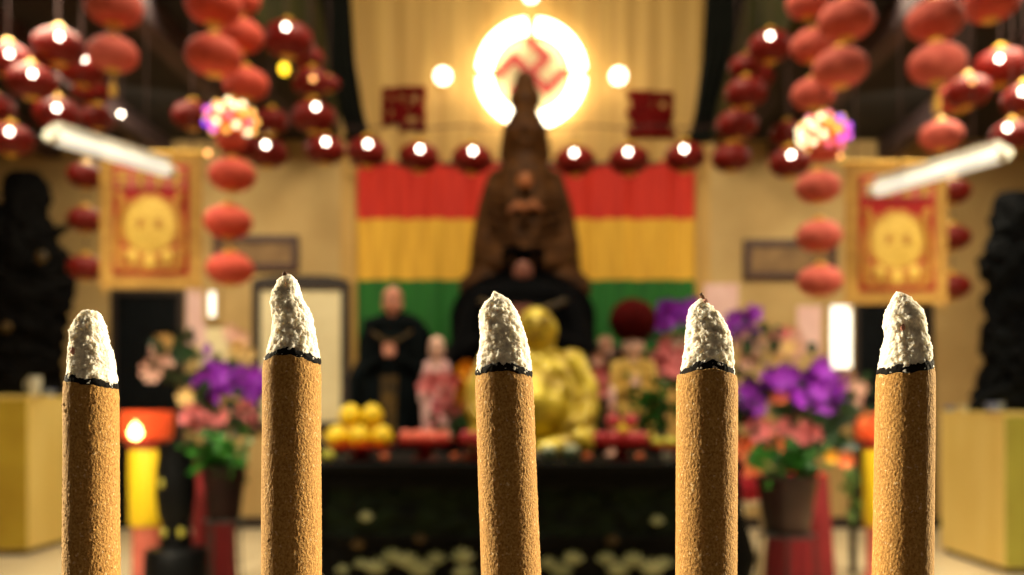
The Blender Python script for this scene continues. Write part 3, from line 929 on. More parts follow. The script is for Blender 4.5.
def banner(label, px0, px1, py0, py1, Y):
    A, B = W(px0, py1, Y), W(px1, py0, Y)
    w, h = B.x - A.x, B.z - A.z
    o = thing('hanging_banner', label, 'banner', ((A.x + B.x) / 2, Y, A.z), 0, 'gold bordered red banners')
    u = w / 102.0
    def poly(pts, y0, y1, m, name, parent=o):
        return MB().prism(pts, y0, y1).build(name, m, parent, smooth=False)
    MB().box((-w / 2, 0.0, 0), (w / 2, 0.014, h), 0.004).build('gold_border', 'banner_gold', o, smooth=False)
    MB().box((-w / 2 + 14 * u, -0.006, 13 * u), (w / 2 - 13 * u, 0.001, h - 12 * u), 0.002).build('red_field', 'banner_red', o, smooth=False)
    MB().box((-w / 2 + 17 * u, -0.012, h - 36 * u), (w / 2 - 16 * u, -0.005, h - 15 * u), 0.002).build('title_panel', 'banner_pink', o, smooth=False)
    # a line of gold embroidered marks in the title panel (too small to read in the photo)
    for k in range(4):
        cx = (-27 + 18 * k) * u
        mb = MB().box((cx - 6 * u, -0.018, h - 20.5 * u), (cx + 6 * u, -0.011, h - 18 * u)).box((cx - 7 * u, -0.018, h - 26 * u), (cx + 7 * u, -0.011, h - 23.5 * u)) \
            .box((cx - 5 * u, -0.018, h - 33 * u), (cx + 5 * u, -0.011, h - 30.5 * u)).box((cx - 1.2 * u, -0.018, h - 34 * u), (cx + 1.2 * u, -0.0115, h - 17 * u))
        mb.build('embroidered_mark', 'banner_emb_hi', o, smooth=False)
    # arched gold frame around the medallion
    zc = 62 * u
    rings = []
    pts = [(-33 * u, 20 * u), (-34 * u, 50 * u), (-30 * u, 76 * u), (-36 * u, 92 * u), (-27 * u, 95 * u), (-22 * u, 84 * u), (-10 * u, 91 * u), (0, 93 * u), (10 * u, 91 * u), (22 * u, 84 * u), (27 * u, 95 * u), (36 * u, 92 * u), (30 * u, 76 * u), (34 * u, 50 * u), (33 * u, 20 * u)]
    mb = MB().tube([(x, -0.008, z) for x, z in pts[:6]], 4.2 * u, 10).tube([(x, -0.008, z) for x, z in pts[9:]], 4.2 * u, 10)
    mb = MB().tube([(-30 * u, -0.008, 18 * u), (-33 * u, -0.008, 40 * u), (-31 * u, -0.008, 66 * u), (-26 * u, -0.008, 82 * u), (-31 * u, -0.008, 95 * u)], [3.6 * u, 3.4 * u, 3.2 * u, 4.4 * u, 3.6 * u], 10)
    mb.build('embroidered_scroll', 'banner_emb', o)
    mb = MB().tube([(30 * u, -0.008, 18 * u), (33 * u, -0.008, 40 * u), (31 * u, -0.008, 66 * u), (26 * u, -0.008, 82 * u), (31 * u, -0.008, 95 * u)], [3.6 * u, 3.4 * u, 3.2 * u, 4.4 * u, 3.6 * u], 10)
    mb.build('embroidered_scroll', 'banner_emb', o)
    md = MB().lathe([(25 * u, 0), (25 * u, 0.008), (22 * u, 0.013), (1 * u, 0.014)], 48)
    md.v = [(x, -0.006 - z, zc + y * 1.06) for x, y, z in md.v]
    md.f = [q[::-1] for q in md.f]
    mo = md.build('medallion', 'banner_emb_hi', o)
    hr = MB()
    n = 56
    hr.loft([[(rr * u * math.cos(2 * PI * i / n) * (1 + (0.05 * math.cos(14 * 2 * PI * i / n) if rr > 28 else 0)), yy, zc + rr * 1.06 * u * math.sin(2 * PI * i / n) * (1 + (0.05 * math.cos(14 * 2 * PI * i / n) if rr > 28 else 0))) for i in range(n)] for rr, yy in ((23, -0.0055), (23, -0.011), (26, -0.012), (30, -0.009), (30, -0.0055))], False)
    hr.build('flame_ring', 'banner_emb', o)
    for s in (-1, 1):
        e = MB().ball((s * 9 * u, -0.020, zc + 1 * u), (3.4 * u, 0.004, 6 * u), 16, 8)
        e.build('medallion_spot', 'banner_emb', mo)
    # lotus base below the medallion
    mb = MB()
    for k in range(-3, 4):
        cx = k * 8.6 * u
        mb2 = MB().ball((cx, -0.012, (27 + 2.0 * abs(k)) * u), (5.0 * u, 0.008, 8.0 * u), 14, 8)
        mb2.build('lotus_petal', 'banner_emb' if k % 2 else 'banner_emb_hi', o)
    MB().box((-30 * u, -0.012, 17 * u), (30 * u, -0.004, 23 * u), 0.003).build('lotus_base', 'banner_emb', o, smooth=False)
    mb = MB().tube([(-w / 2 - 0.04, 0.007, h + 0.004), (w / 2 + 0.04, 0.007, h + 0.004)], 0.014, 12)
    mb.build('hanging_rod', 'gold', o)
    for s in (-1, 1):
        put('cord', CORD, o, loc=(s * w * 0.4, 0.007, h + 0.012), scale=(1, 1, AISLE_Z - A.z - h - 0.012))
    for s in (-1, 1):
        put('tassel', TAS, o, loc=(s * (w / 2 - 0.03), 0.007, 0.042), scale=0.1)
banner('red and gold banner with round emblem hanging under the left tube light', 99, 202, 153, 288, 5.9)
banner('red and gold banner with round emblem hanging under the right tube light', 845, 948, 163, 304, 5.9)

# ------------------------------------------------------------------ back wall decoration
# striped cloth: three bands sewn together
YC = 9.42
cl = thing('hanging_striped_cloth', 'red, yellow and green striped cloth hanging behind the brown statue', 'cloth', W(526, 356, YC))
def band(name, py0, py1, m, scallop=0.0):
    n, rows = 220, 8
    w0, w1 = W(357, 0, YC).x - cl.location.x, W(695, 0, YC).x - cl.location.x
    zt, zb = W(0, py0, YC).z - cl.location.z, W(0, py1, YC).z - cl.location.z
    front, back = [], []
    for r_ in range(rows + 1):
        t = r_ / rows
        for i in range(n + 1):
            u = i / n
            x = w0 + (w1 - w0) * u
            fold = 0.022 * math.sin(u * 46 + 0.8 * math.sin(u * 9)) + 0.012 * math.sin(u * 101 + t)
            z = zt + (zb - zt) * t + (scallop * abs(math.sin(u * PI * 6)) * (1 - t) if scallop else 0)
            front.append((x, fold, z))
    fs = []
    for r_ in range(rows):
        for i in range(n):
            q = r_ * (n + 1) + i
            fs.append((q, q + n + 1, q + n + 2, q + 1))
    mb = MB().add(front, fs)
    off = len(front)
    back = [(x, y + 0.006, z) for x, y, z in front]
    mb.add(back, [tuple(reversed(q)) for q in fs])
    mb.build(name, m, cl)
band('red_band', 164, 219, 'cloth_red', 0.03)
band('yellow_band', 218.6, 280, 'cloth_yellow')
band('green_band', 279.6, 358, 'cloth_green')
MB().tube([(W(350, 0, YC).x - cl.location.x, 0, W(0, 164, YC).z - cl.location.z), (W(702, 0, YC).x - cl.location.x, 0, W(0, 164, YC).z - cl.location.z)], 0.02, 12).build('hanging_rod', 'frame', cl)

# dark drapes at both corners
def drape(label, pts, Y):
    o = thing('hanging_drape', label, 'drape', W(pts[-1][1], pts[-1][0], Y))
    rings = []
    n = 60
    for i in range(25):
        t = i / 24
        py = pts[0][0] + (pts[-1][0] - pts[0][0]) * t
        for (y0, a0, b0), (y1, a1, b1) in zip(pts, pts[1:]):
            if y0 <= py <= y1 + 1e-6:
                q = (py - y0) / (y1 - y0)
                xa, xb = a0 + (a1 - a0) * q, b0 + (b1 - b0) * q
                break
        ring = []
        for j in range(n):
            u = j / (n - 1)
            p = W(xa + (xb - xa) * u, py, Y) - o.location
            p.y += 0.03 * math.sin(u * 22 + t * 2)
            ring.append(p)
        for j in range(n - 1, -1, -1):
            p = ring[j].copy()
            p.y += 0.03
            ring.append(p)
        rings.append(ring)
    MB().loft(rings).build('cloth', 'drape', o)
    p = W((pts[-1][1] + pts[-1][2]) / 2, pts[-1][0] - 4, Y) - o.location
    MB().ball((p.x, 0.01, p.z), (0.17, 0.06, 0.05), 20, 10).build('tie_band', 'drape', o)
drape('narrow black drape left of the golden wall, ending above the lit row', [(-60, 312, 346), (0, 320, 351), (60, 328, 355), (110, 338, 363), (142, 348, 372)], 8.0)
drape('narrow black drape right of the golden wall, ending above the lit row', [(-60, 708, 744), (0, 706, 744), (60, 703, 730), (110, 696, 716), (142, 689, 709)], 8.0)

# ring light with the emblem
HC = W(531.5, 75, BACK - 0.05)
sc = S(BACK - 0.03)
h = thing('mounted_ring_light', 'glowing white ring light on the golden wall above the brown statue', 'ring light', HC)
for q in range(4):
    a0 = q * PI / 2 + 0.11
    pts = [(47 * sc * math.cos(a0 + (PI / 2 - 0.22) * i / 20), -0.05, 47 * sc * math.sin(a0 + (PI / 2 - 0.22) * i / 20)) for i in range(21)]
    MB().tube(pts, 7.6 * sc, 16).build('ring_tube', 'ring', h)
mb = MB().lathe([(36 * sc, 0), (36 * sc, 0.012), (34 * sc, 0.018), (0.5 * sc, 0.018)], 64)
mb.v = [(x, 0.012 - z, y) for x, y, z in mb.v]
mb.f = [q[::-1] for q in mb.f]
mb.build('backing_disc', 'halo_disc', h)
em = tag(bpy.data.objects.new('temple_emblem', None), 'red Buddhist emblem of four hooked arms inside the glowing ring', 'emblem')
C.objects.link(em)
em.location = HC + Vector((-1 * sc, -0.012, 0.5 * sc))
w_ = 4.0 * sc
L1, L2 = 23 * sc, 24 * sc
mb = MB()
arm = [(0, 0)]
out = []
for q in range(4):
    # one hooked arm, drawn pointing up with its end turned left, then turned by 45 degrees
    pts = [(-w_, w_), (-w_, L1 - w_), (-L2 - w_, L1 - w_), (-L2 - w_, L1 + w_), (w_, L1 + w_)]
    ang = -PI / 4 - q * PI / 2
    c, s_ = math.cos(ang), math.sin(ang)
    out.append([(x * c - z * s_, x * s_ + z * c) for x, z in pts])
poly = []
for q in range(4):
    poly += out[q]
poly = poly[::-1]
mb.prism(poly, -0.03, 0.0)
# clockwise or not, both faces are closed; keep the outline as one solid
mb.build('emblem_arms', 'red_paint', em, smooth=False)

def globe(label, px, py, r):
    p = W(px, py, BACK - 0.14)
    o = thing('wall_lamp', label, 'wall lamp', p, 0, 'round wall lamps')
    MB().ball((0, 0, 0), r, 24, 16).build('glass_globe', 'globe', o)
    MB().tube([(0, r * 0.8, 0), (0, 0.125, 0)], 0.03, 16).build('wall_mount', 'gold', o)
globe('glowing round wall lamp left of the ring light', 443, 76, 0.085)
globe('glowing round wall lamp right of the ring light', 618.5, 76, 0.085)
globe('glowing round wall lamp at the top edge above the ring light', 531, -6, 0.085)

def character(label, ch, px, py, size_px):
    cu = bpy.data.curves.new('wall_character', 'FONT')
    cu.body = ch
    cu.size = size_px * S(BACK) * 1.06
    cu.extrude = 0.018
    cu.bevel_depth = 0.021
    cu.bevel_resolution = 1
    cu.offset = 0.0
    cu.align_x, cu.align_y = 'CENTER', 'CENTER'
    tmp = bpy.data.objects.new('tmp', cu)
    C.objects.link(tmp)
    dg = bpy.context.evaluated_depsgraph_get()
    me = bpy.data.meshes.new_from_object(tmp.evaluated_get(dg))
    bpy.data.objects.remove(tmp)
    xs = [v.co.x for v in me.vertices]
    ys = [v.co.y for v in me.vertices]
    cx, cy = (min(xs) + max(xs)) / 2, (min(ys) + max(ys)) / 2
    for v in me.vertices:
        v.co = ((v.co.x - cx) * 1.0, -v.co.z, v.co.y - cy)
    me.materials.clear()
    me.materials.append(M['char_red'])
    o = put('wall_character', me, None, W(px, py, BACK - 0.03))
    tag(o, label, 'wall lettering', 'red characters on the golden wall')
character('dark red Chinese character on the golden wall left of the ring light', '\u662d', 404, 109, 44)
character('dark red Chinese character on the golden wall right of the ring light', '\u8056', 651, 114, 46)

# framed pictures and panels on the back wall
def framed(label, px0, px1, py0, py1, t, m_in, m_fr='frame', cat='picture', name='wall_picture', arched=False):
    A, B = W(px0, py1, BACK), W(px1, py0, BACK)
    o = thing(name, label, cat, ((A.x + B.x) / 2, BACK - 0.002, A.z))
    w, h_ = B.x - A.x, B.z - A.z
    MB().box((-w / 2 + t * 0.5, -0.02, t * 0.5), (w / 2 - t * 0.5, 0, h_ - t * 0.5)).build('panel', m_in, o, smooth=False)
    if arched:
        n = 24
        inner = [(-w / 2 + t, h_ - t * 1.6 + 0.0)] 
        top = [(w / 2 - w * i / n, h_ - 0.06 * (2 * i / n - 1) ** 4) for i in range(n + 1)]
        poly = [(-w / 2, h_ - t * 1.7), (w / 2, h_ - t * 1.7)] + top
        MB().prism(poly, -0.05, 0).build('frame_top', m_fr, o, smooth=False)
    else:
        MB().box((-w / 2, -0.045, h_ - t), (w / 2, 0, h_), 0.006).build('frame_top', m_fr, o, smooth=False)
    MB().box((-w / 2, -0.045, 0), (w / 2, 0, t), 0.006).build('frame_bottom', m_fr, o, smooth=False)
    for s in (-1, 1):
        xa = -w / 2 if s < 0 else w / 2 - t
        MB().box((xa, -0.044, t), (xa + t, 0, h_ - t), 0.006).build('frame_side', m_fr, o, smooth=False)
    return o
framed('dark framed brown picture on the pale wall behind the left lantern string', 214, 299, 236, 271, 0.075, 'picture')
framed('dark framed brown picture on the pale wall left of the right lantern string', 743, 836, 240, 280, 0.075, 'picture')
framed('tall cream panel with a dark arched frame behind the tallest incense stick', 253, 350, 276, 430, 0.09, 'panel_white', 'trim', 'wall panel', 'wall_panel', True)
tag(MB().box((W(187, 0, BACK).x, BACK - 0.012, W(0, 345, BACK).z), (W(206, 0, BACK).x, BACK - 0.001, W(0, 290, BACK).z)).build('wall_notice', 'pink_panel', smooth=False), 'pale pink paper notice beside the small lit window on the left', 'notice', 'pink papers on the wall')
tag(MB().box((W(797, 0, BACK).x, BACK - 0.012, W(0, 352, BACK).z), (W(821, 0, BACK).x, BACK - 0.001, W(0, 306, BACK).z)).build('wall_notice', 'pink_panel', smooth=False), 'pale pink paper notice beside the tall lit window on the right', 'notice', 'pink papers on the wall')
tag(MB().box((W(704, 0, BACK).x, BACK - 0.012, W(0, 345, BACK).z), (W(738, 0, BACK).x, BACK - 0.001, W(0, 284, BACK).z)).build('wall_notice', 'pink_panel', smooth=False), 'pale pink paper notice on the wall above the orchids', 'notice', 'pink papers on the wall')
tag(MB().box((W(199, 0, BACK).x, BACK - 0.011, W(0, 395, BACK).z), (W(228, 0, BACK).x, BACK - 0.001, W(0, 328, BACK).z)).build('wall_notice', 'panel_white', smooth=False), 'white paper notice behind the left orchids, below the small lit window', 'notice', 'pink papers on the wall')

# ------------------------------------------------------------------ altars
TZ = 0.99
TX, TY0, TY1 = 1.24, 5.0, 6.35
t = thing('altar_table', 'long black carved altar table covered with offerings', 'altar table', (0, TY0, 0))
MB().box((-TX, 0, TZ - 0.05), (TX, TY1 - TY0, TZ), 0.012).build('tabletop', 'black_wood', t, smooth=False)
MB().box((-TX + 0.05, 0.04, TZ - 0.15), (TX - 0.05, 0.12, TZ - 0.05), 0.01).build('top_apron', 'black_wood', t, smooth=False)
# carved frieze: a panel whose relief is real
def relief(x0, x1, z0, z1, y, amp, nx, nz, fn):
    vs, fs = [], []
    for k in range(nz + 1):
        for i in range(nx + 1):
            x, z = x0 + (x1 - x0) * i / nx, z0 + (z1 - z0) * k / nz
            vs.append((x, y - amp * fn(x, z), z))
    for k in range(nz):
        for i in range(nx):
            q = k * (nx + 1) + i
            fs.append((q, q + 1, q + nx + 2, q + nx + 1))
    return MB().add(vs, fs).box((x0, y + 0.005, z0), (x1, y + 0.03, z1))
def scrolls(x, z):
    a = noise.noise(Vector((x * 9, z * 14, 0.3)))
    b_ = noise.noise(Vector((x * 21, z * 30, 4.3)))
    return max(0, a) + 0.5 * max(0, b_) + 0.35 * abs(math.sin(x * 22 + 3 * math.sin(z * 26)))
relief(-TX + 0.07, TX - 0.07, TZ - 0.42, TZ - 0.15, 0.075, 0.03, 260, 40, scrolls).build('carved_frieze', 'carved', t)
MB().box((-TX + 0.06, 0.05, TZ - 0.45), (TX - 0.06, 0.10, TZ - 0.42), 0.006).build('frieze_rail', 'black_wood', t, smooth=False)
relief(-TX + 0.07, TX - 0.07, 0.14, TZ - 0.45, 0.085, 0.02, 200, 50, scrolls).build('lower_panel', 'black_wood', t)
# pale carved lotus flowers and leaves along the lower panel
rnd = random.Random(12)
def carved_flower(x, z, s, kind):
    mb = MB()
    n = 5
    for k in range(n):
        a = PI * (0.12 + 0.76 * k / (n - 1))
        c = (x + 0.036 * s * math.cos(a), 0.06, z + 0.036 * s * math.sin(a))
        p0 = Vector((x, 0.062, z))
        p1 = Vector((x + 0.075 * s * math.cos(a), 0.052, z + 0.075 * s * math.sin(a)))
        mb.tube([p0, (p0 + p1) / 2 + Vector((0, -0.006, 0)), p1], [0.012 * s, 0.019 * s, 0.004 * s], 10)
    mb.ball((x, 0.058, z), (0.022 * s, 0.016 * s, 0.02 * s), 12, 8)
    return mb
def on_panel(px, py):
    q = W(px, py, TY0 + 0.06)
    return q.x, q.z
for px, py, f_ in ((343, 572, 0.8), (361, 566, 0.8), (376, 571, 1.3), (392, 560, 1.2), (408, 565, 1.35), (421, 573, 1.4), (436, 562, 1.1), (462, 560, 1.3), (464, 576, 1.2), (548, 566, 1.0), (561, 574, 1.2), (573, 562, 1.2), (606, 562, 1.1), (618, 573, 1.3), (633, 564, 1.3), (652, 572, 1.4), (664, 566, 1.0), (690, 566, 1.2), (712, 570, 1.2)):
    x, z = on_panel(px, py)
    carved_flower(x, z, f_ * 0.78, 0).build('carved_flower', 'pale_carve', t)
for px, py in ((366, 519), (657, 523), (612, 543), (358, 547), (420, 541)):
    x, z = on_panel(px, py)
    carved_flower(x, z, 0.62, 0).build('carved_flower', 'dark_gold' if py > 530 else 'pale_carve', t)
for sx in (-1, 1):
    for yy in (0.08, TY1 - TY0 - 0.1):
        MB().tube([(sx * (TX - 0.07), yy, TZ - 0.05), (sx * (TX - 0.05), yy, TZ - 0.3), (sx * (TX + 0.02), yy, TZ - 0.55), (sx * (TX - 0.02), yy, 0.25), (sx * (TX - 0.06), yy, 0.1), (sx * (TX + 0.02), yy, 0.0)],
                  [0.06, 0.062, 0.07, 0.05, 0.045, 0.06], 16).build('leg', 'black_wood', t)

rz_ = 1.03
r = thing('rear_altar', 'dark wooden rear altar behind the offerings table carrying the painted statues', 'altar', (0, 6.75, 0))
MB().box((-1.75, 0, rz_ - 0.06), (1.75, 1.25, rz_), 0.01).build('top', 'black_wood', r, smooth=False)
relief(-1.68, 1.68, 0.08, rz_ - 0.06, 0.06, 0.02, 160, 40, scrolls).build('carved_front', 'black_wood', r)
MB().box((-1.7, 0.1, 0), (1.7, 1.22, rz_ - 0.06)).build('body', 'black_wood', r, smooth=False)
pl = thing('statue_plinth', 'tall dark plinth that lifts the brown seated statue above the rear altar', 'plinth', (0, 8.66, 0))
MB().box((-0.95, -0.48, 0), (0.95, 0.5, 1.75), 0.02).build('body', 'black_wood', pl, smooth=False)
MB().box((-1.0, -0.52, 1.75), (1.0, 0.54, 1.87), 0.02).build('top', 'black_wood', pl, smooth=False)

# ------------------------------------------------------------------ statues
def ell(mb, c, r, k, seg=24, rings=16):
    mb.ball((c[0] * k, c[1] * k, c[2] * k), (r[0] * k, r[1] * k, r[2] * k), seg, rings)
def cap(mb, pts, rs, k):
    mb.tube([Vector(p) * k for p in pts], [r_ * k for r_ in rs], 16)
    for p, r_ in ((pts[0], rs[0]), (pts[-1], rs[-1])):
        ell(mb, p, (r_, r_, r_), k, 16, 10)
def hand(mb, c, s, k, up=True, side=1):
    """palm with four fingers and a thumb"""
    x, y, z = c
    ell(mb, c, (4.2 * s, 2.6 * s, 5 * s), k, 14, 10)
    d = 1 if up else -1
    for i, ln in enumerate((6.0, 7.2, 6.8, 5.2)):
        fx = x + (i - 1.5) * 2.1 * s
        cap(mb, [(fx, y, z + 3 * s * d), (fx, y - 1.0 * s, z + (3 + ln * 0.6) * s * d), (fx, y - 2.2 * s, z + (3 + ln) * s * d)], [1.15 * s, 1.05 * s, 0.8 * s], k)
    cap(mb, [(x - side * 3.6 * s, y, z - 1.5 * s * d), (x - side * 6.2 * s, y - 1.2 * s, z + 2.2 * s * d)], [1.4 * s, 1.0 * s], k)
def face(mb, c, r, k, long_ears=True):
    """head with brow, eyes, nose, lips and ears around the centre c with radii r"""
    x, y, z = c
    rx, ry, rz = r
    ell(mb, c, r, k, 28, 20)
    ell(mb, (x, y - ry * 0.25, z - rz * 0.42), (rx * 0.74, ry * 0.68, rz * 0.52), k)          # jaw
    ell(mb, (x, y - ry * 1.0, z - rz * 0.08), (rx * 0.15, ry * 0.22, rz * 0.26), k)            # nose
    ell(mb, (x, y - ry * 0.86, z - rz * 0.48), (rx * 0.30, ry * 0.14, rz * 0.07), k)           # upper lip
    ell(mb, (x, y - ry * 0.84, z - rz * 0.57), (rx * 0.24, ry * 0.14, rz * 0.08), k)
    for s in (-1, 1):
        ell(mb, (x + s * rx * 0.42, y - ry * 0.84, z + rz * 0.08), (rx * 0.24, ry * 0.12, rz * 0.09), k)     # eyes
        cap(mb, [(x + s * rx * 0.15, y - ry * 0.92, z + rz * 0.24), (x + s * rx * 0.62, y - ry * 0.72, z + rz * 0.27)], [rx * 0.06] * 2, k)
        ell(mb, (x + s * rx * 0.98, y, z - rz * (0.2 if long_ears else 0.05)), (rx * 0.16, ry * 0.26, rz * (0.5 if long_ears else 0.3)), k)

# 1. brown seated statue high at the back
Yb = 8.65
k = S(Yb)
bz = 1.87
o = thing('seated_statue', 'tall brown seated Buddha statue under the glowing ring light', 'statue', W(525, 408, Yb) * 1.0)
o.location = ((525 - VX) * k, Yb, bz)
off = VY + (EYE - bz) / k            # image row of the statue's base
Z = lambda py: off - py
mb = MB()
face(mb, (0, -4, Z(134)), (20, 21, 27), k)
ell(mb, (0, 2, Z(124)), (19, 20, 12), k)
ell(mb, (0, 2, Z(99)), (16.5, 16, 16), k)
for s in (-1, 1):
    cap(mb, [(s * 16, 4, Z(128)), (s * 18, 3, Z(155))], [7, 8], k)
ell(mb, (0, 2, Z(82)), (11, 11, 12), k)
cap(mb, [(0, 0, Z(152)), (0, 0, Z(172))], [18, 22], k)
ell(mb, (0, 2, Z(180)), (33, 24, 20), k)
ell(mb, (0, 2, Z(220)), (42, 32, 52), k)
ell(mb, (0, 2, Z(262)), (49, 36, 46), k)
for s in (-1, 1):
    cap(mb, [(s * 27, 2, Z(181)), (s * 35, -2, Z(212)), (s * 40, -8, Z(250))], [12, 13, 14], k)
    cap(mb, [(s * 40, -8, Z(250)), (s * 32, -34, Z(268)), (s * 13, -46, Z(272))], [14, 10, 7], k)
    cap(mb, [(s * 36, 4, Z(210)), (s * 41, 2, Z(250)), (s * 45, 0, Z(290))], [11, 13, 13], k)
    cap(mb, [(s * 12, -18, Z(284)), (s * 44, -26, Z(288)), (s * 50, -34, Z(292))], [20, 19, 14], k)
    cap(mb, [(s * 50, -34, Z(294)), (s * 10, -46, Z(298))], [14, 11], k)
    hand(mb, (s * 6, -50, Z(272)), 1.2, k, True, -s)
    # robe edge from neck to lap
    cap(mb, [(s * 14, -20, Z(172)), (s * 16, -33, Z(205)), (s * 9, -36, Z(240)), (0, -40, Z(262))], [3.4, 3.2, 3.0, 2.5], k)
for q in range(5):
    zz = 200 + q * 11
    cap(mb, [(-40, -18, Z(zz - 8)), (-14, -35, Z(zz + 4)), (12, -36, Z(zz + 9)), (40, -18, Z(zz))], [1.8, 2.3, 2.3, 1.8], k)
ell(mb, (0, 0, Z(308)), (57, 46, 26), k, 32, 16)
skin('figure', mb, 0.016, 'bronze', o, 2)
mb = MB()
for ring_i, (rr, zz) in enumerate(((56, 322), (58, 333))):
    pass
mb.lathe([(62 * k, 0), (66 * k, 4 * k), (60 * k, 10 * k), (54 * k, 16 * k), (58 * k, 24 * k), (56 * k, Z(318) * k + 0)], 48, wob=lambda a, z: 1 + 0.03 * abs(math.sin(a * 8)))
mb.build('lotus_throne', 'bronze', o)
mb = MB()
mb.lathe([(7.5 * k, 0), (7.5 * k, 2 * k), (5 * k, 4 * k), (1 * k, 4.5 * k)], 24)
mb.v = [(x, -36.0 * k - z, Z(190) * k + y) for x, y, z in mb.v]
mb.f = [q[::-1] for q in mb.f]
mb.build('chest_ornament', 'bronze_hi', o)
MB().tube([Vector(p) * k for p in ((-15, -42, Z(221)), (-7, -40, Z(214)), (0, -41, Z(218)), (8, -40, Z(213)), (15, -42, Z(219)))], [2.5 * k, 4.5 * k, 4 * k, 4.5 * k, 2.5 * k], 14).build('sash_knot', 'bronze_hi', o)

def deity(name, label, px, Y, base_z, top_py, half_w, face_py, face_r, robe, skin_m, hat, hat_m='black_robe', trim_m='dark_gold', shoulder=0.62, cat='statue', voxel=0.012, throne=None, face_dx=0.0):
    """enthroned robed figure: robe body, head, headdress, hands, breastplate, seat"""
    k = S(Y)
    base_py = VY + (EYE - base_z) / k
    H = base_py - top_py
    zf = base_py - face_py
    o = thing(name, label, cat, ((px - VX) * k, Y, base_z), 0, 'painted statues on the rear altar')
    hw = half_w
    mb = MB()
    zs = zf - face_r * 1.55       # shoulders
    ell(mb, (0, 2, zs - hw * 0.22), (hw * shoulder, hw * 0.36, hw * 0.30), k)
    ell(mb, (0, 2, zs * 0.60), (hw * 0.80, hw * 0.46, zs * 0.46), k)
    ell(mb, (0, -hw * 0.1, zs * 0.33), (hw * 0.98, hw * 0.62, zs * 0.34), k)
    for s in (-1, 1):
        cap(mb, [(s * hw * shoulder * 0.85, 0, zs - hw * 0.2), (s * hw * 0.82, -4, zs * 0.72), (s * hw * 0.9, -hw * 0.2, zs * 0.52)], [hw * 0.17, hw * 0.21, hw * 0.24], k)
        cap(mb, [(s * hw * 0.9, -hw * 0.2, zs * 0.52), (s * hw * 0.5, -hw * 0.58, zs * 0.62), (s * hw * 0.16, -hw * 0.72, zs * 0.68)], [hw * 0.24, hw * 0.17, hw * 0.12], k)
        cap(mb, [(s * hw * 0.80, -hw * 0.3, zs * 0.5), (s * hw * 0.72, -hw * 0.45, zs * 0.18), (s * hw * 0.8, -hw * 0.45, 3)], [hw * 0.17, hw * 0.15, hw * 0.16], k)   # sleeve fall
        cap(mb, [(s * hw * 0.3, -hw * 0.5, zs * 0.36), (s * hw * 0.34, -hw * 0.66, zs * 0.14), (s * hw * 0.36, -hw * 0.72, 3)], [hw * 0.24, hw * 0.2, hw * 0.19], k)   # knees and shins
    ell(mb, (0, -hw * 0.05, 4), (hw * 0.95, hw * 0.62, 6), k)
    skin('robe', mb, voxel, robe, o, 2)
    mb = MB()
    face(mb, (0, -hw * 0.08, zf), (face_r, face_r * 1.02, face_r * 1.28), k, True)
    cap(mb, [(0, 0, zs - 2), (0, -1, zf - face_r)], [face_r * 0.62, face_r * 0.55], k)
    hd = skin('head', mb, max(face_r * k / 16, 0.003), skin_m, o, 1)
    for s in (-1, 1):
        e = MB()
        ell(e, (s * face_r * 0.40, -hw * 0.08 - face_r * 0.93, zf + face_r * 0.10), (face_r * 0.17, face_r * 0.09, face_r * 0.07), k, 12, 8)
        e.build('eye', 'black_robe', hd)
        e = MB().tube([Vector(p) * k for p in ((s * face_r * 0.14, -hw * 0.08 - face_r * 1.00, zf + face_r * 0.30), (s * face_r * 0.40, -hw * 0.08 - face_r * 0.96, zf + face_r * 0.40), (s * face_r * 0.66, -hw * 0.08 - face_r * 0.76, zf + face_r * 0.32))], face_r * 0.05 * k, 8)
        e.build('eyebrow', 'black_robe', hd)
    for s in (-1, 1):
        mh = MB()
        hand(mh, (s * hw * 0.07, -hw * 0.80, zs * 0.70), max(hw / 34.0, 0.55), k, True, s)
        skin('hand', mh, max(hw * k / 60, 0.003), skin_m, o, 1)
    # jewelled breast panel and hem
    mb = MB()
    mb.prism([(-hw * 0.2 * k, zs * 0.08 * k), (hw * 0.2 * k, zs * 0.08 * k), (hw * 0.26 * k, zs * 0.52 * k), (-hw * 0.26 * k, zs * 0.52 * k)], -hw * 0.86 * k, -hw * 0.5 * k)
    mb.build('front_panel', trim_m, o, smooth=False)
    MB().tube([Vector(p) * k for p in ((-hw * 0.66, -hw * 0.30, zs * 0.88), (-hw * 0.2, -hw * 0.48, zs * 0.80), (hw * 0.2, -hw * 0.48, zs * 0.80), (hw * 0.66, -hw * 0.30, zs * 0.88))], hw * 0.045 * k, 12).build('collar', trim_m, o)
    if throne:
        tw, tpy, tm = throne
        tz = (base_py - tpy)
        n = 24
        poly = [(-tw * k, 0.0), (tw * k, 0.0), (tw * k, tz * 0.72 * k)] + [(tw * math.cos(PI * i / n) * k * (1 if i not in (0, n) else 1), (tz * 0.72 + tz * 0.28 * math.sin(PI * i / n)) * k) for i in range(1, n)] + [(-tw * k, tz * 0.72 * k)]
        MB().prism(poly, hw * 0.50 * k, hw * 0.50 * k + 0.06).build('throne_back', tm, o, smooth=False)
        for s in (-1, 1):
            MB().tube([Vector(p) * k for p in ((s * tw * 0.97, hw * 0.5, zs * 0.62), (s * tw * 0.98, -hw * 0.1, zs * 0.56), (s * tw * 0.95, -hw * 0.55, zs * 0.50), (s * tw * 0.95, -hw * 0.58, 1.5))], [4.5 * k, 4 * k, 4.5 * k, 4 * k], 12).build('throne_arm', tm, o)
    hz = zf + face_r * 0.7
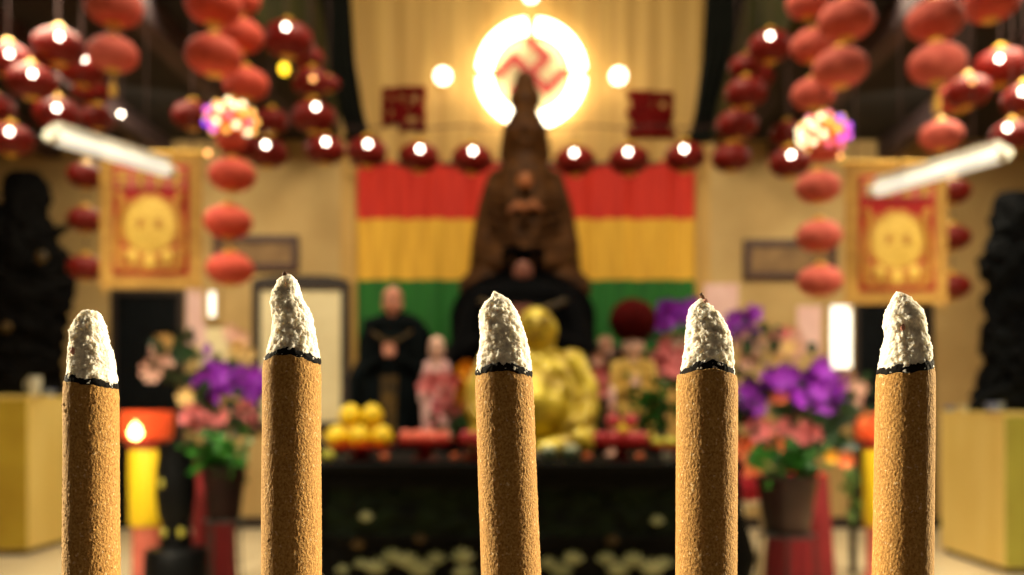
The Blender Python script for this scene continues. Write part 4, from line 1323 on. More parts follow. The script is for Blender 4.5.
    if hat == 'board':
        mb = MB().lathe([(face_r * 1.15 * k, hz * k), (face_r * 1.25 * k, (hz + face_r * 0.3) * k), (face_r * 1.1 * k, (hz + face_r * 1.3) * k), (face_r * 0.7 * k, (hz + face_r * 1.6) * k)], 24)
        mb.box((-face_r * 2.5 * k, -face_r * 2.0 * k, (hz + face_r * 1.35) * k), (face_r * 2.5 * k, face_r * 1.6 * k, (hz + face_r * 1.75) * k), 0.006)
        for s in (-1, 1):
            mb.box((s * face_r * 1.9 * k - face_r * 0.55 * k, -face_r * 0.2 * k, (hz - face_r * 0.9) * k), (s * face_r * 1.9 * k + face_r * 0.55 * k, face_r * 0.6 * k, (hz + face_r * 1.5) * k), 0.008)
        mb.build('headdress', hat_m, o)
    elif hat == 'pompom':
        top = base_py - top_py
        c = (top + hz) / 2
        rr = (top - hz) / 2 + face_r * 0.35
        mb = MB()
        ell(mb, (0, 0, c - face_r * 0.1), (rr * 1.05, rr, rr), k, 28, 18)
        vs = []
        for v in mb.v:
            q = Vector(v)
            d_ = q - Vector((0, 0, (c - face_r * 0.1) * k))
            vs.append(tuple(Vector((0, 0, (c - face_r * 0.1) * k)) + d_ * (1 + 0.12 * noise.noise(q * 40))))
        mb.v = vs
        mb.build('headdress', hat_m, o)
    else:
        mb = MB().lathe([(face_r * 1.06 * k, (hz - face_r * 0.1) * k), (face_r * 1.12 * k, (hz + face_r * 0.25) * k), (face_r * 0.8 * k, (hz + face_r * 0.6) * k), (face_r * 0.45 * k, (hz + face_r * 1.0) * k), (face_r * 0.1 * k, (hz + face_r * 1.1) * k)], 24, c=(0, -hw * 0.05 * k, 0))
        mb.build('headdress', hat_m, o)
    return o
# 2. black robed statue in front of the brown one, on its armchair
deity('enthroned_statue', 'black robed statue with flat headdress sitting directly below the brown Buddha', 523, 7.5, rz_, 240, 64, 271, 8.5, 'black_robe', 'darker_face', 'board', 'black_robe', shoulder=0.78, throne=(75, 264, 'black_robe'))
# 3. dark robed statue on the left
deity('enthroned_statue', 'dark teal robed statue with pink face before the green band, on the left', 393, 7.25, rz_, 283, 31, 303, 9.0, 'navy_robe', 'skin_pink', 'cap', 'skin_pink', shoulder=0.95, throne=(38, 309, 'navy_robe'))
# 4. statue with maroon pompom headdress, on the right
deity('enthroned_statue', 'yellow robed statue with pale face and round maroon headdress on the right', 633, 7.03, rz_, 301, 24, 345, 9.5, 'yellow_robe', 'skin_pale', 'pompom', 'dark_red', trim_m='yellow_robe', shoulder=0.9, throne=(28, 350, 'frame'))
# 5. small white and pink figurine
deity('standing_figurine', 'small white faced figurine in a pink robe between two larger dark statues', 437, 6.98, rz_, 332, 16, 349, 7.0, 'white_robe', 'skin_pale', 'cap', 'skin_pale', trim_m='pink_robe', shoulder=0.7, voxel=0.006)

# 6. golden laughing figure on the table
Yg = 5.9
k = S(Yg)
o = thing('seated_statue', 'golden bald seated Buddha statue on the altar table behind the middle incense stick', 'statue', ((532 - VX) * k, Yg, TZ))
bpy_ = VY + (EYE - TZ) / k
Z = lambda py: bpy_ - py
mb = MB()
face(mb, (4, -10, Z(328)), (18.5, 18.5, 19.5), k)
ell(mb, (4, -4, Z(344)), (19, 17, 12), k)
ell(mb, (1, 0, Z(368)), (44, 27, 22), k)
ell(mb, (0, -14, Z(405)), (46, 38, 40), k)
ell(mb, (0, -24, Z(410)), (38, 34, 32), k)
for s in (-1, 1):
    ell(mb, (s * 17, -22, Z(374)), (18, 12, 12), k)
    cap(mb, [(s * 40, -2, Z(364)), (s * 52, -10, Z(390)), (s * 53, -22, Z(412))], [15, 14.5, 12.5], k)
    cap(mb, [(s * 53, -22, Z(412)), (s * 46, -46, Z(420)), (s * 40, -54, Z(424))], [12.5, 9, 7], k)
    hand(mb, (s * 37, -58, Z(424)), 1.25, k, False, s)
    cap(mb, [(s * 18, -18, Z(436)), (s * 48, -34, Z(434)), (s * 44, -52, Z(440))], [18, 19, 15], k)
    cap(mb, [(s * 44, -52, Z(443)), (s * 10, -60, Z(447))], [13, 9], k)
    cap(mb, [(s * 20, -8, Z(352)), (s * 32, -29, Z(372)), (s * 40, -40, Z(396)), (s * 36, -50, Z(420))], [4, 4, 3.6, 3], k)
ell(mb, (0, -10, Z(447)), (56, 46, 8.5), k, 32, 12)
fg = skin('figure', mb, 0.0075, 'gold_paint', o, 2)
for s in (-1, 1):
    MB().tube([Vector(p) * k for p in ((4 + s * 4.2, -27.6, Z(326.5)), (4 + s * 7.8, -26.8, Z(325)), (4 + s * 11.2, -24.2, Z(327)))], 0.8 * k, 8).build('eye', 'dark_gold', fg)
    MB().tube([Vector(p) * k for p in ((4 + s * 3, -28.2, Z(322.5)), (4 + s * 8, -26.8, Z(320)), (4 + s * 12.5, -23, Z(322.5)))], 0.7 * k, 8).build('eyebrow', 'dark_gold', fg)
MB().tube([Vector(p) * k for p in ((-3.5, -26.0, Z(336)), (0, -27.3, Z(338.5)), (4, -27.8, Z(339.3)), (8, -27.3, Z(338.5)), (11.5, -26.0, Z(336)))], 0.9 * k, 8).build('smiling_mouth', 'dark_gold', fg)
MB().ball((0, -57.0 * k, Z(412) * k), (2.4 * k, 1.6 * k, 2.4 * k), 12, 8).build('navel', 'dark_gold', fg)
MB().lathe([(60 * k, 0), (62 * k, 2 * k), (60 * k, 6 * k), (56 * k, 9 * k)], 40, c=(0, -9 * k, 0)).build('base', 'dark_gold', o)

# ------------------------------------------------------------------ offerings on the table
FRUIT = {}
def fruit_mesh(m, dimple=True, point=False):
    prof = []
    n = 18
    for i in range(n + 1):
        t = PI * i / n
        r_ = max(math.sin(t), 0.004)
        z = -math.cos(t)
        if point and z > 0.5:
            z += (z - 0.5) * 0.45
        if dimple and z > 0.86:
            z -= (z - 0.86) * 0.9
        prof.append((r_, z))
    return MB().lathe(prof, 28).mesh('flesh', m)
for key, m, di, po in (('pomelo', 'pomelo', False, True), ('peach', 'peach', False, True), ('pink', 'pink_fruit', True, False), ('orange', 'orange', True, False), ('lime', 'lime', True, False)):
    FRUIT[key] = fruit_mesh(m, di, po)
STEMM = MB().lathe([(0.07, 0.0), (0.05, 0.12), (0.08, 0.2), (0.02, 0.21)], 10).mesh('stem', 'stem')
def fruit(name, label, key, pos, r_, group, cat='fruit', tilt=0.15):
    o = thing(name, label, cat, pos, random.uniform(0, 6), group)
    o.rotation_euler = (random.uniform(-tilt, tilt), random.uniform(-tilt, tilt), random.uniform(0, 6))
    put('peel', FRUIT[key], o, loc=(0, 0, r_), scale=(r_, r_, r_ * (0.93 if key != 'peach' else 0.95)))
    put('stem', STEMM, o, loc=(0, 0, r_ * (1.82 if key in ('pink', 'orange', 'lime') else 2.02)), scale=r_)
    return o
def footed_dish(label, px, Y, rad, h_, foot=0.4):
    o = thing('footed_dish', label, 'dish', ((px - VX) * S(Y), Y, TZ), 0, 'red footed dishes')
    MB().lathe([(rad * foot * 1.05, 0), (rad * foot, 0.012), (rad * foot * 0.55, h_ * 0.45), (rad * foot * 0.5, h_ * 0.62), (rad * foot * 0.7, h_ * 0.72)], 36).build('foot', 'red_lacquer', o)
    MB().lathe([(rad * 0.25, h_ * 0.70), (rad * 0.72, h_ * 0.76), (rad * 0.95, h_ * 0.9), (rad, h_ + 0.012), (rad * 0.97, h_ + 0.014), (rad * 0.9, h_ * 0.93), (rad * 0.6, h_ * 0.84), (0.004, h_ * 0.82)], 40).build('bowl', 'red_lacquer', o)
    return o, Vector(((px - VX) * S(Y), Y, TZ + h_ * 0.9))
Yd = 5.32
# left: pomelos
d_, c = footed_dish('red footed dish holding the yellow pomelos, nearest the left table end', 361, Yd, 0.205, 0.075)
pr = 0.066
for dx, dy, dz, lab in ((-0.133, -0.05, 0.0, 'at the left end of the front row'), (0.0, -0.062, 0.0, 'in the middle of the front row'), (0.133, -0.05, 0.0, 'at the right end of the front row'),
                        (-0.068, 0.072, 0.0, 'at the back left of the bottom layer'), (0.068, 0.072, 0.0, 'at the back right of the bottom layer'),
                        (-0.069, 0.0, 0.126, 'on top of the pile at the left'), (0.069, 0.0, 0.126, 'on top of the pile at the right')):
    fruit('pomelo', 'yellow pomelo %s in the left red dish' % lab, 'pomelo', c + Vector((dx, dy, dz)), pr, 'pomelos in the left dish', tilt=0.05)
# peaches
d_, c = footed_dish('red footed dish of pink peaches beside the pomelos', 425, Yd, 0.165, 0.105, 0.45)
rp = 0.038
for i, (dx, dy, dz, lab) in enumerate(((-0.115, -0.03, 0.004, 'pink peach at the left rim of the peach dish'), (-0.045, -0.09, 0.0, 'pink peach second from the left at the front of the peach dish'), (0.04, -0.09, 0.0, 'pink peach third from the left at the front of the peach dish'),
                                  (0.116, -0.028, 0.004, 'pink peach at the right rim of the peach dish'), (-0.04, 0.0, 0.004, 'pink peach in the middle left of the peach dish'), (0.04, 0.0, 0.004, 'pink peach in the middle right of the peach dish'), (0.0, 0.085, 0.004, 'pink peach at the back of the peach dish'))):
    fruit('peach', lab, 'peach', c + Vector((dx, dy, dz)), rp, 'peaches in the red dish')
d_, c = footed_dish('red footed dish partly hidden behind the middle incense stick', 479, 5.18, 0.13, 0.12, 0.45)
for i, (dx, dy, lab) in enumerate(((-0.07, -0.03, 'pink fruit at the left of the half hidden dish'), (0.0, -0.06, 'pink fruit at the front of the half hidden dish'), (0.06, 0.0, 'pink fruit at the right of the half hidden dish'))):
    fruit('apple', lab, 'pink', c + Vector((dx, dy, 0.004)), 0.036, 'fruits in the half hidden dish')
# tangerines on the cloth
for px, dy, lab in ((384, -0.19, 'small orange tangerine on the table in front of the pomelo dish'), (455, -0.17, 'small orange tangerine on the table between two red dishes'), (467, -0.19, 'small orange tangerine on the table left of the middle incense stick'),
                    (588, -0.16, 'small orange tangerine on the table left of the pink fruit dish'), (640, -0.17, 'small orange tangerine on the table right of the pink fruit dish foot')):
    fruit('tangerine', lab, 'orange', Vector(((px - VX) * S(Yd + dy), Yd + dy, TZ)), 0.026, 'loose tangerines on the table')
fruit('yellow_fruit', 'pale yellow green fruit on the table at the left end beside the pomelo dish', 'lime', Vector(((328 - VX) * S(5.08), 5.08, TZ)), 0.038, None)
# right: pink fruit dish
d_, c = footed_dish('red footed dish piled with pink fruit right of the golden statue', 621, Yd, 0.17, 0.10, 0.36)
pos = [(-0.115, -0.02, 0), (-0.05, -0.1, 0), (0.045, -0.1, 0), (0.115, -0.02, 0), (-0.04, -0.01, 0.006), (0.045, -0.01, 0.006), (0.0, 0.08, 0.0), (-0.052, -0.05, 0.101), (0.056, -0.05, 0.101)]
labs = ['at the left rim of the pile', 'left of the front pair', 'right of the front pair', 'at the right rim of the pile', 'in the middle left of the pile', 'in the middle right of the pile', 'at the back of the pile', 'on top of the pile at the left', 'on top of the pile at the right']
for p_, l_ in zip(pos, labs):
    fruit('apple', 'pink fruit %s right of the golden statue' % l_, 'pink', c + Vector(p_), 0.044, 'pink fruit right of the golden statue')
fruit('yellow_fruit', 'small yellow fruit on top of the pink fruit pile', 'pomelo', c + Vector((-0.003, -0.15, 0.068)), 0.026, None)
# pale green fruit dish
d_, c = footed_dish('low red dish of pale green fruit half behind the fourth incense stick', 672, Yd, 0.14, 0.075, 0.5)
for p_, l_ in zip(((-0.09, 0, 0), (-0.03, -0.07, 0), (0.05, -0.06, 0), (0.08, 0.02, 0), (0, 0.03, 0.0)), ('at the left rim', 'front left', 'front right', 'at the right rim', 'in the middle')):
    fruit('green_fruit', 'pale green fruit %s of the low red dish' % l_, 'lime', c + Vector(p_), 0.036, 'pale green fruit in the low dish')
# rice bowls
for px, lab in ((548, 'pale green cup of white rice just right of the middle incense stick'), (571, 'pale green cup of white rice, second right of the middle incense stick')):
    o = thing('rice_cup', lab, 'cup', ((px - VX) * S(5.2), 5.2, TZ), 0, 'rice cups')
    MB().lathe([(0.026, 0), (0.028, 0.008), (0.042, 0.02), (0.049, 0.055), (0.051, 0.066), (0.047, 0.066), (0.042, 0.05), (0.004, 0.04)], 32).build('cup_body', 'cup', o)
    MB().lathe([(0.044, 0.052), (0.041, 0.073), (0.029, 0.09), (0.01, 0.098), (0.001, 0.099)], 28).build('rice_mound', 'rice', o)
o = thing('small_cup', 'small grey white cup on the table beside the fourth incense stick', 'cup', ((667 - VX) * S(5.12), 5.12, TZ))
MB().lathe([(0.02, 0), (0.022, 0.006), (0.03, 0.02), (0.036, 0.05), (0.033, 0.05), (0.026, 0.02), (0.002, 0.012)], 28).build('cup_body', 'white_ceramic', o)
MB().lathe([(0.031, 0.036), (0.02, 0.038), (0.001, 0.038)], 20).build('tea', 'pot', o)
# slender candlestick behind the pink fruit
o = thing('candlestick', 'slender pale candlestick behind the pink fruit dish', 'candlestick', ((612 - VX) * S(5.75), 5.75, TZ))
MB().lathe([(0.05, 0), (0.05, 0.012), (0.02, 0.03), (0.014, 0.16), (0.02, 0.18), (0.014, 0.2), (0.03, 0.3), (0.034, 0.315)], 24).build('holder', 'blush_petal', o)
MB().lathe([(0.02, 0.31), (0.02, 0.44), (0.012, 0.45)], 20).build('candle', 'white_robe', o)

# ------------------------------------------------------------------ plants and flowers
def petal_flower(m, n=5, cup=0.25, w=0.42, name='bloom'):
    """connected petals around a centre, facing -Y, radius 1"""
    mb = MB()
    vs = [(0, -0.06, 0)]
    fs = []
    for k in range(n):
        a = 2 * PI * k / n
        da = PI / n * 0.95
        ring = []
        for (rr, aa, y) in ((0.18, -da * 0.8, -0.02), (0.6, -da * w * 2, cup * -0.3), (0.92, -da * w * 1.2, -cup), (1.0, 0, -cup * 1.25), (0.92, da * w * 1.2, -cup), (0.6, da * w * 2, cup * -0.3), (0.18, da * 0.8, -0.02)):
            ring.append(len(vs))
            vs.append((rr * math.cos(a + aa), y, rr * math.sin(a + aa)))
        mid = len(vs)
        vs.append((0.55 * math.cos(a), 0.02, 0.55 * math.sin(a)))
        for i in range(6):
            fs.append((ring[i], ring[i + 1], mid))
        fs.append((0, ring[0], mid))
        fs.append((0, mid, ring[6]))
    front = len(vs)
    vs2 = [(x, y + 0.05, z) for x, y, z in vs]
    mb.add(vs, fs)
    mb.add(vs2, [tuple(reversed(q)) for q in fs])
    mb.ball((0, -0.12, 0), (0.16, 0.12, 0.16), 10, 6)
    return mb.mesh(name, m)
BL = {c: petal_flower(c, 5 if c == 'purple' else 8, 0.3, 0.5 if c == 'purple' else 0.45) for c in ('purple', 'pink_petal', 'peach_petal', 'cream_petal', 'blush_petal')}
BL['orange_ball'] = petal_flower('peach_petal', 9, 0.5, 0.5)
M['yellow_petal'] = mat('yellow_petal', (250, 190, 40), 0.6, col2=(240, 160, 20))
BL['yellow_petal'] = petal_flower('yellow_petal', 9, 0.5, 0.5)

def leaves_mesh(spots, size, m, rnd, name='foliage'):
    """leaf blades with a folded midrib, growing from the given points outward"""
    mb = MB()
    for (p, d) in spots:
        d = Vector(d).normalized()
        side = d.cross(Vector((rnd.uniform(-0.3, 0.3), -1, rnd.uniform(-0.2, 0.2)))).normalized()
        up = side.cross(d).normalized()
        L = size * rnd.uniform(0.7, 1.3)
        wd = L * rnd.uniform(0.22, 0.34)
        p = Vector(p)
        vs, n = [], 5
        for i in range(n + 1):
            t = i / n
            c = p + d * L * t - Vector((0, 0, 1)) * L * 0.35 * t * t
            ww = wd * math.sin(PI * min(max(t * 0.92 + 0.06, 0), 1)) ** 0.8
            vs += [c - side * ww + up * ww * 0.3, c, c + side * ww + up * ww * 0.3]
        fs = []
        for i in range(n):
            q = i * 3
            fs += [(q, q + 1, q + 4, q + 3), (q + 1, q + 2, q + 5, q + 4)]
        mb.add(vs, fs)
        mb.add([v - up * 0.002 for v in vs], [tuple(reversed(f_)) for f_ in fs])
    return mb.mesh(name, m)

def bouquet(label, px, Y, base_z, vase, clusters, leaf_spots, stems_from, seed, leaf_size=0.11, cat='flower arrangement', leaf_m='leaf'):
    """clusters: (flower kind, px, py, spread px, count, bloom radius px)"""
    rnd = random.Random(seed)
    k = S(Y)
    o = thing('flower_arrangement', label, cat, ((px - VX) * k, Y, base_z), 0, None)
    vase(o)
    L = lambda x, y, dy=0.0: Vector(((x - px) * k, dy, EYE - (y - VY) * k - base_z))
    root = L(*stems_from)
    st = MB()
    for kind, fx, fy, sp, n, r_ in clusters:
        for i in range(n):
            a, rr = rnd.uniform(0, 2 * PI), math.sqrt(rnd.uniform(0, 1))
            c = L(fx + sp[0] * rr * math.cos(a), fy + sp[1] * rr * math.sin(a), rnd.uniform(-0.1, 0.06))
            put('bloom', BL[kind], o, c, r_ * k * rnd.uniform(0.95, 1.4), (rnd.uniform(-0.5, 0.5), rnd.uniform(0, 6), rnd.uniform(-0.7, 0.7)))
        m_ = L(fx, fy)
        st.tube([root, root * 0.5 + m_ * 0.5 + Vector((rnd.uniform(-0.03, 0.03), 0.03, 0.04)), m_ + Vector((0, 0.06, 0))], [0.006, 0.005, 0.003], 8)
    st.build('stems', 'stem', o)
    spots = []
    for (lx, ly, sx, sy, n) in leaf_spots:
        for i in range(int(n * 1.5)):
            gx, gy = lx + rnd.gauss(0, sx), ly + rnd.gauss(0, sy)
            if gy > stems_from[1] - 12 or (px == 214 and gx < 184 and gy > 384):
                continue      # keep clear of the surface below and of the candle lamp
            c = L(gx, gy, rnd.uniform(-0.12, 0.1))
            dirv = c - root + Vector((rnd.uniform(-0.2, 0.2), rnd.uniform(-0.25, 0.1), rnd.uniform(-0.1, 0.15)))
            spots.append((c - dirv.normalized() * leaf_size * 0.5, dirv))
    put('foliage', leaves_mesh(spots, leaf_size, leaf_m, rnd), o)
    return o
def vase_lathe(prof, m):
    return lambda o: MB().lathe(prof, 32).build('vase', m, o)

# red draped pedestals
def red_pedestal(label, px, Y, rad0, rad1, top_py):
    k = S(Y)
    top = EYE - (top_py - VY) * k
    o = thing('draped_pedestal', label, 'pedestal', ((px - VX) * k, Y, 0), 0, 'red draped pedestals')
    MB().lathe([(rad1, 0.0), (rad1 * 0.98, 0.15), ((rad0 + rad1) / 2, top * 0.5), (rad0, top - 0.03), (rad0 * 0.98, top - 0.012), (rad0 * 0.9, top - 0.006)], 72,
               wob=lambda a, z: 1 + (0.05 * math.sin(a * 14) + 0.02 * math.sin(a * 23)) * (1 - max(0, z / top) ** 3)).build('cloth', 'red_velvet', o)
    MB().lathe([(rad0 * 0.99, top - 0.02), (rad0 * 0.99, top - 0.004), (rad0 * 0.95, top)], 48).build('top', 'red_lacquer', o)
    return o, top
YL = 6.3
_, topL = red_pedestal('red cloth draped pedestal under the left flower arrangement', 214, YL, 0.125, 0.15, 462)
YR = 6.1
_, topR = red_pedestal('red cloth draped pedestal under the right flower arrangement', 800, YR, 0.185, 0.23, 472)
bouquet('arrangement of purple orchids and pink flowers on the left red pedestal', 214, YL, topL, vase_lathe([(0.06, 0), (0.08, 0.02), (0.1, 0.08), (0.075, 0.14), (0.085, 0.16), (0.07, 0.16), (0.06, 0.13), (0.01, 0.1)], 'pot'),
        [('purple', 219, 382, (17, 17), 16, 9), ('purple', 253, 382, (14, 16), 12, 9), ('purple', 198, 386, (7, 6), 3, 6),
         ('pink_petal', 208, 416, (18, 9), 8, 9), ('pink_petal', 250, 418, (9, 9), 4, 9), ('blush_petal', 218, 430, (6, 4), 2, 8),
         ('cream_petal', 175, 343, (7, 5), 3, 8), ('cream_petal', 195, 396, (6, 5), 2, 8), ('cream_petal', 246, 348, (7, 6), 3, 7), ('blush_petal', 162, 362, (12, 12), 6, 9), ('blush_petal', 236, 334, (9, 9), 3, 7), ('purple', 207, 352, (4, 6), 1, 5)],
        [(190, 372, 16, 20, 34), (226, 420, 18, 16, 36), (170, 352, 10, 12, 14), (214, 402, 22, 18, 28)], (214, 452), 3, leaf_m='leaf_dark')
bouquet('large arrangement of purple orchids, pink and orange flowers on the right red pedestal', 800, YR, topR, vase_lathe([(0.07, 0), (0.09, 0.02), (0.115, 0.1), (0.085, 0.15), (0.1, 0.18), (0.085, 0.18), (0.07, 0.15), (0.01, 0.1)], 'pot'),
        [('purple', 786, 385, (17, 18), 17, 10), ('purple', 822, 388, (20, 19), 20, 10), ('purple', 755, 396, (14, 13), 12, 9), ('purple', 818, 372, (10, 7), 4, 9),
         ('pink_petal', 798, 430, (17, 12), 12, 9), ('pink_petal', 754, 428, (13, 7), 6, 9), ('peach_petal', 742, 444, (8, 6), 4, 9), ('peach_petal', 770, 446, (5, 5), 2, 8), ('peach_petal', 778, 396, (8, 5), 3, 7),
         ('blush_petal', 790, 348, (24, 12), 12, 7), ('cream_petal', 782, 354, (14, 10), 5, 7), ('pink_petal', 782, 337, (7, 5), 3, 6), ('blush_petal', 852, 392, (14, 14), 9, 8), ('peach_petal', 854, 416, (5, 5), 2, 8), ('peach_petal', 748, 466, (6, 5), 3, 8)],
        [(790, 408, 26, 14, 44), (830, 432, 13, 14, 32), (792, 446, 20, 7, 32), (845, 400, 12, 16, 16), (776, 340, 18, 9, 14), (745, 412, 10, 14, 14)], (800, 462), 5, leaf_m='leaf_dark')
# orchids behind the fourth incense stick on the rear altar
bouquet('spray of purple orchids and pink blossoms on the rear altar behind the fourth incense stick', 700, 7.55, rz_, vase_lathe([(0.05, 0), (0.07, 0.02), (0.08, 0.1), (0.05, 0.2), (0.06, 0.24), (0.05, 0.24), (0.04, 0.2), (0.01, 0.1)], 'cup'),
        [('purple', 676, 314, (22, 11), 15, 9), ('purple', 662, 320, (9, 8), 4, 7), ('purple', 738, 330, (11, 12), 9, 9), ('purple', 745, 314, (8, 7), 4, 8), ('pink_petal', 668, 362, (16, 20), 16, 9), ('blush_petal', 690, 345, (16, 14), 8, 8), ('blush_petal', 748, 352, (14, 14), 9, 7)],
        [(662, 338, 14, 8, 14), (748, 372, 14, 12, 18), (712, 390, 14, 14, 16), (742, 340, 10, 10, 8)], (700, 420), 9, 0.09, leaf_m='leaf_dark')
# low green plant on the table right of the pink fruit
bouquet('dark green leafy plant in a small pot behind the pale green fruit', 658, 6.0, TZ, vase_lathe([(0.05, 0), (0.07, 0.015), (0.085, 0.1), (0.09, 0.11), (0.08, 0.11), (0.01, 0.08)], 'pot'),
        [('cream_petal', 640, 372, (5, 4), 1, 5)], [(655, 404, 12, 12, 60), (648, 420, 12, 8, 26)], (658, 440), 17, 0.085, cat='plant', leaf_m='leaf')
# greenery around the golden statue
bouquet('small pot of pink and red blossoms left of the golden statue', 450, 6.2, TZ, vase_lathe([(0.04, 0), (0.055, 0.015), (0.065, 0.08), (0.07, 0.09), (0.06, 0.09), (0.01, 0.06)], 'pot'),
        [('pink_petal', 440, 384, (14, 16), 12, 7), ('yellow_petal', 464, 384, (8, 18), 9, 7), ('peach_petal', 468, 402, (5, 7), 3, 7), ('pink_petal', 448, 408, (10, 7), 5, 7)], [(448, 426, 10, 8, 30), (462, 432, 8, 6, 14)], (452, 440), 21, 0.07, leaf_m='leaf')
bouquet('cluster of pink blossoms in a vase between golden statue and yellow robed statue', 600, 6.22, TZ, vase_lathe([(0.04, 0), (0.055, 0.015), (0.065, 0.08), (0.05, 0.16), (0.06, 0.17), (0.05, 0.17), (0.01, 0.06)], 'pot'),
        [('pink_petal', 599, 386, (8, 18), 10, 7), ('blush_petal', 600, 350, (8, 14), 6, 6)], [(598, 424, 8, 10, 20)], (600, 436), 23, 0.06, leaf_m='leaf_dark')

# potted plants on wire stands, in front of the pedestals
def potted_plant(label, px, Y, top_py, bot_py, hw, m, leaf_spots, seed, extra=()):
    k = S(Y)
    bz_ = EYE - (bot_py - VY) * k
    h_ = (bot_py - top_py) * k
    r_ = hw * k
    st = thing('plant_stand', 'dark wire stand under the ' + label[0], 'plant stand', ((px - VX) * k, Y, 0), 0, 'wire plant stands')
    MB().lathe([(r_ * 0.9, bz_ - 0.012), (r_ * 0.95, bz_ - 0.006), (r_ * 0.9, bz_), (r_ * 0.02, bz_)], 32).build('tray', 'iron', st)
    for q in range(4):
        a = PI / 4 + q * PI / 2 + 0.5
        MB().tube([(r_ * 0.85 * math.cos(a), r_ * 0.85 * math.sin(a), bz_ - 0.006), (r_ * 0.95 * math.cos(a), r_ * 0.95 * math.sin(a), bz_ * 0.5), (r_ * 1.25 * math.cos(a), r_ * 1.25 * math.sin(a), 0.0)], 0.008, 8).build('leg', 'iron', st)
    o = thing('potted_plant', label[1], 'potted plant', ((px - VX) * k, Y, bz_), 0, 'potted plants before the pedestals')
    MB().lathe([(r_ * 0.68, 0), (r_ * 0.72, 0.01), (r_ * 0.9, h_ * 0.6), (r_, h_ * 0.92), (r_ * 1.05, h_ * 0.94), (r_ * 1.05, h_), (r_ * 0.94, h_), (r_ * 0.88, h_ * 0.9), (0.01, h_ * 0.88)], 40).build('pot', m, o)
    rnd = random.Random(seed)
    root = Vector((0, 0, h_ * 0.9))
    spots = []
    for (lx, ly, sx, sy, n) in leaf_spots:
        for i in range(n):
            c = Vector(((lx + rnd.gauss(0, sx) - px) * k, rnd.uniform(-0.14, 0.12), EYE - (ly + rnd.gauss(0, sy) - VY) * k - bz_))
            dv = c - root + Vector((rnd.uniform(-0.1, 0.1), rnd.uniform(-0.2, 0.1), rnd.uniform(-0.05, 0.1)))
            spots.append((c - dv.normalized() * 0.05, dv))
    put('foliage', leaves_mesh(spots, 0.1, 'leaf', rnd), o)
    for kind, fx, fy, fr in extra:
        c = Vector(((fx - px) * k, -0.08, EYE - (fy - VY) * k - bz_))
        put('bloom', BL[kind], o, c, fr * k, (0.1, rnd.uniform(0, 6), 0))
potted_plant(('left dark pot beside the red pedestal', 'dark pot of trailing green leaves on the stand before the left red pedestal'), 224, 5.7, 466, 519, 21, 'pot', [(222, 450, 16, 10, 60), (206, 452, 8, 8, 16), (232, 468, 8, 8, 14)], 31)
potted_plant(('brown pot beside the right red pedestal', 'brown pot of bright green leaves on the stand before the right red pedestal'), 787, 5.6, 476, 533, 30, 'pot_brown', [(790, 456, 20, 8, 60), (806, 470, 8, 7, 14), (775, 462, 10, 8, 16)], 33, [('orange_ball', 840, 459, 9), ('yellow_petal', 826, 456, 7)])
# trailing pale leaves and a dark post at the right
o = thing('trailing_plant', 'thin trailing plant with pale leaves on a dark post beside the right candle', 'plant', ((853 - VX) * S(6.95), 6.95, 0))
hp = EYE - (470 - VY) * S(6.95)
MB().tube([(0, 0, 0), (0, 0, hp)], 0.028, 12).build('post', 'vase_black', o)
rnd = random.Random(8)
spots = [((rnd.uniform(-0.07, 0.03), rnd.uniform(-0.08, 0.04), hp - rnd.uniform(-0.08, 0.35)), (rnd.uniform(-1, 0.6), -0.4, rnd.uniform(-0.6, 0.4))) for _ in range(26)]
put('foliage', leaves_mesh(spots, 0.07, 'light_green', rnd), o)

# ------------------------------------------------------------------ candle lamps, vase, lanterns at the sides
def candle_lamp(label, px, Y, hw):
    k = S(Y)
    o = thing('candle_lamp', label, 'candle lamp', ((px - VX) * k, Y, 0), 0, 'tall yellow candle lamps')
    zz = lambda py: EYE - (py - VY) * k
    r_ = hw * k
    MB().lathe([(r_ * 1.0, 0), (r_ * 1.0, 0.03), (r_ * 0.72, 0.08), (r_ * 0.7, zz(530)), (r_ * 0.8, zz(526))], 36).build('foot', 'salmon', o)
    MB().lathe([(r_ * 0.80, zz(525)), (r_ * 0.86, zz(523)), (r_ * 0.86, zz(451)), (r_ * 0.8, zz(449))], 36).build('yellow_drum', 'candle_yellow', o)
    MB().lathe([(r_ * 0.82, zz(449)), (r_ * 0.9, zz(446)), (r_ * 1.05, zz(442)), (r_ * 1.0, zz(440))], 36).build('rim', 'red_lacquer', o)
    MB().lathe([(r_ * 0.9, zz(441)), (r_ * 1.2, zz(438)), (r_ * 1.28, zz(425)), (r_ * 1.28, zz(411)), (r_ * 1.22, zz(411)), (r_ * 1.2, zz(425)), (r_ * 1.1, zz(436)), (0.01, zz(438))], 40).build('glass_cup', 'candle_glass', o)
    MB().lathe([(0.004, -0.045), (0.03, -0.03), (0.042, 0.0), (0.03, 0.03), (0.012, 0.055), (0.001, 0.075)], 20, c=(0, -r_ * 1.32, zz(432))).build('flame', 'flame', o)
    MB().lathe([(r_ * 0.3, 0), (r_ * 0.3, 0.06), (0.012, 0.07)], 16, c=(0, 0, zz(438))).build('candle', 'candle_yellow', o)
    return o
candle_lamp('tall yellow candle lamp with glowing red cup beside the black vase', 147, 6.2, 20)
candle_lamp('tall yellow candle lamp with glowing cup half behind the rightmost incense stick', 880, 6.5, 19)

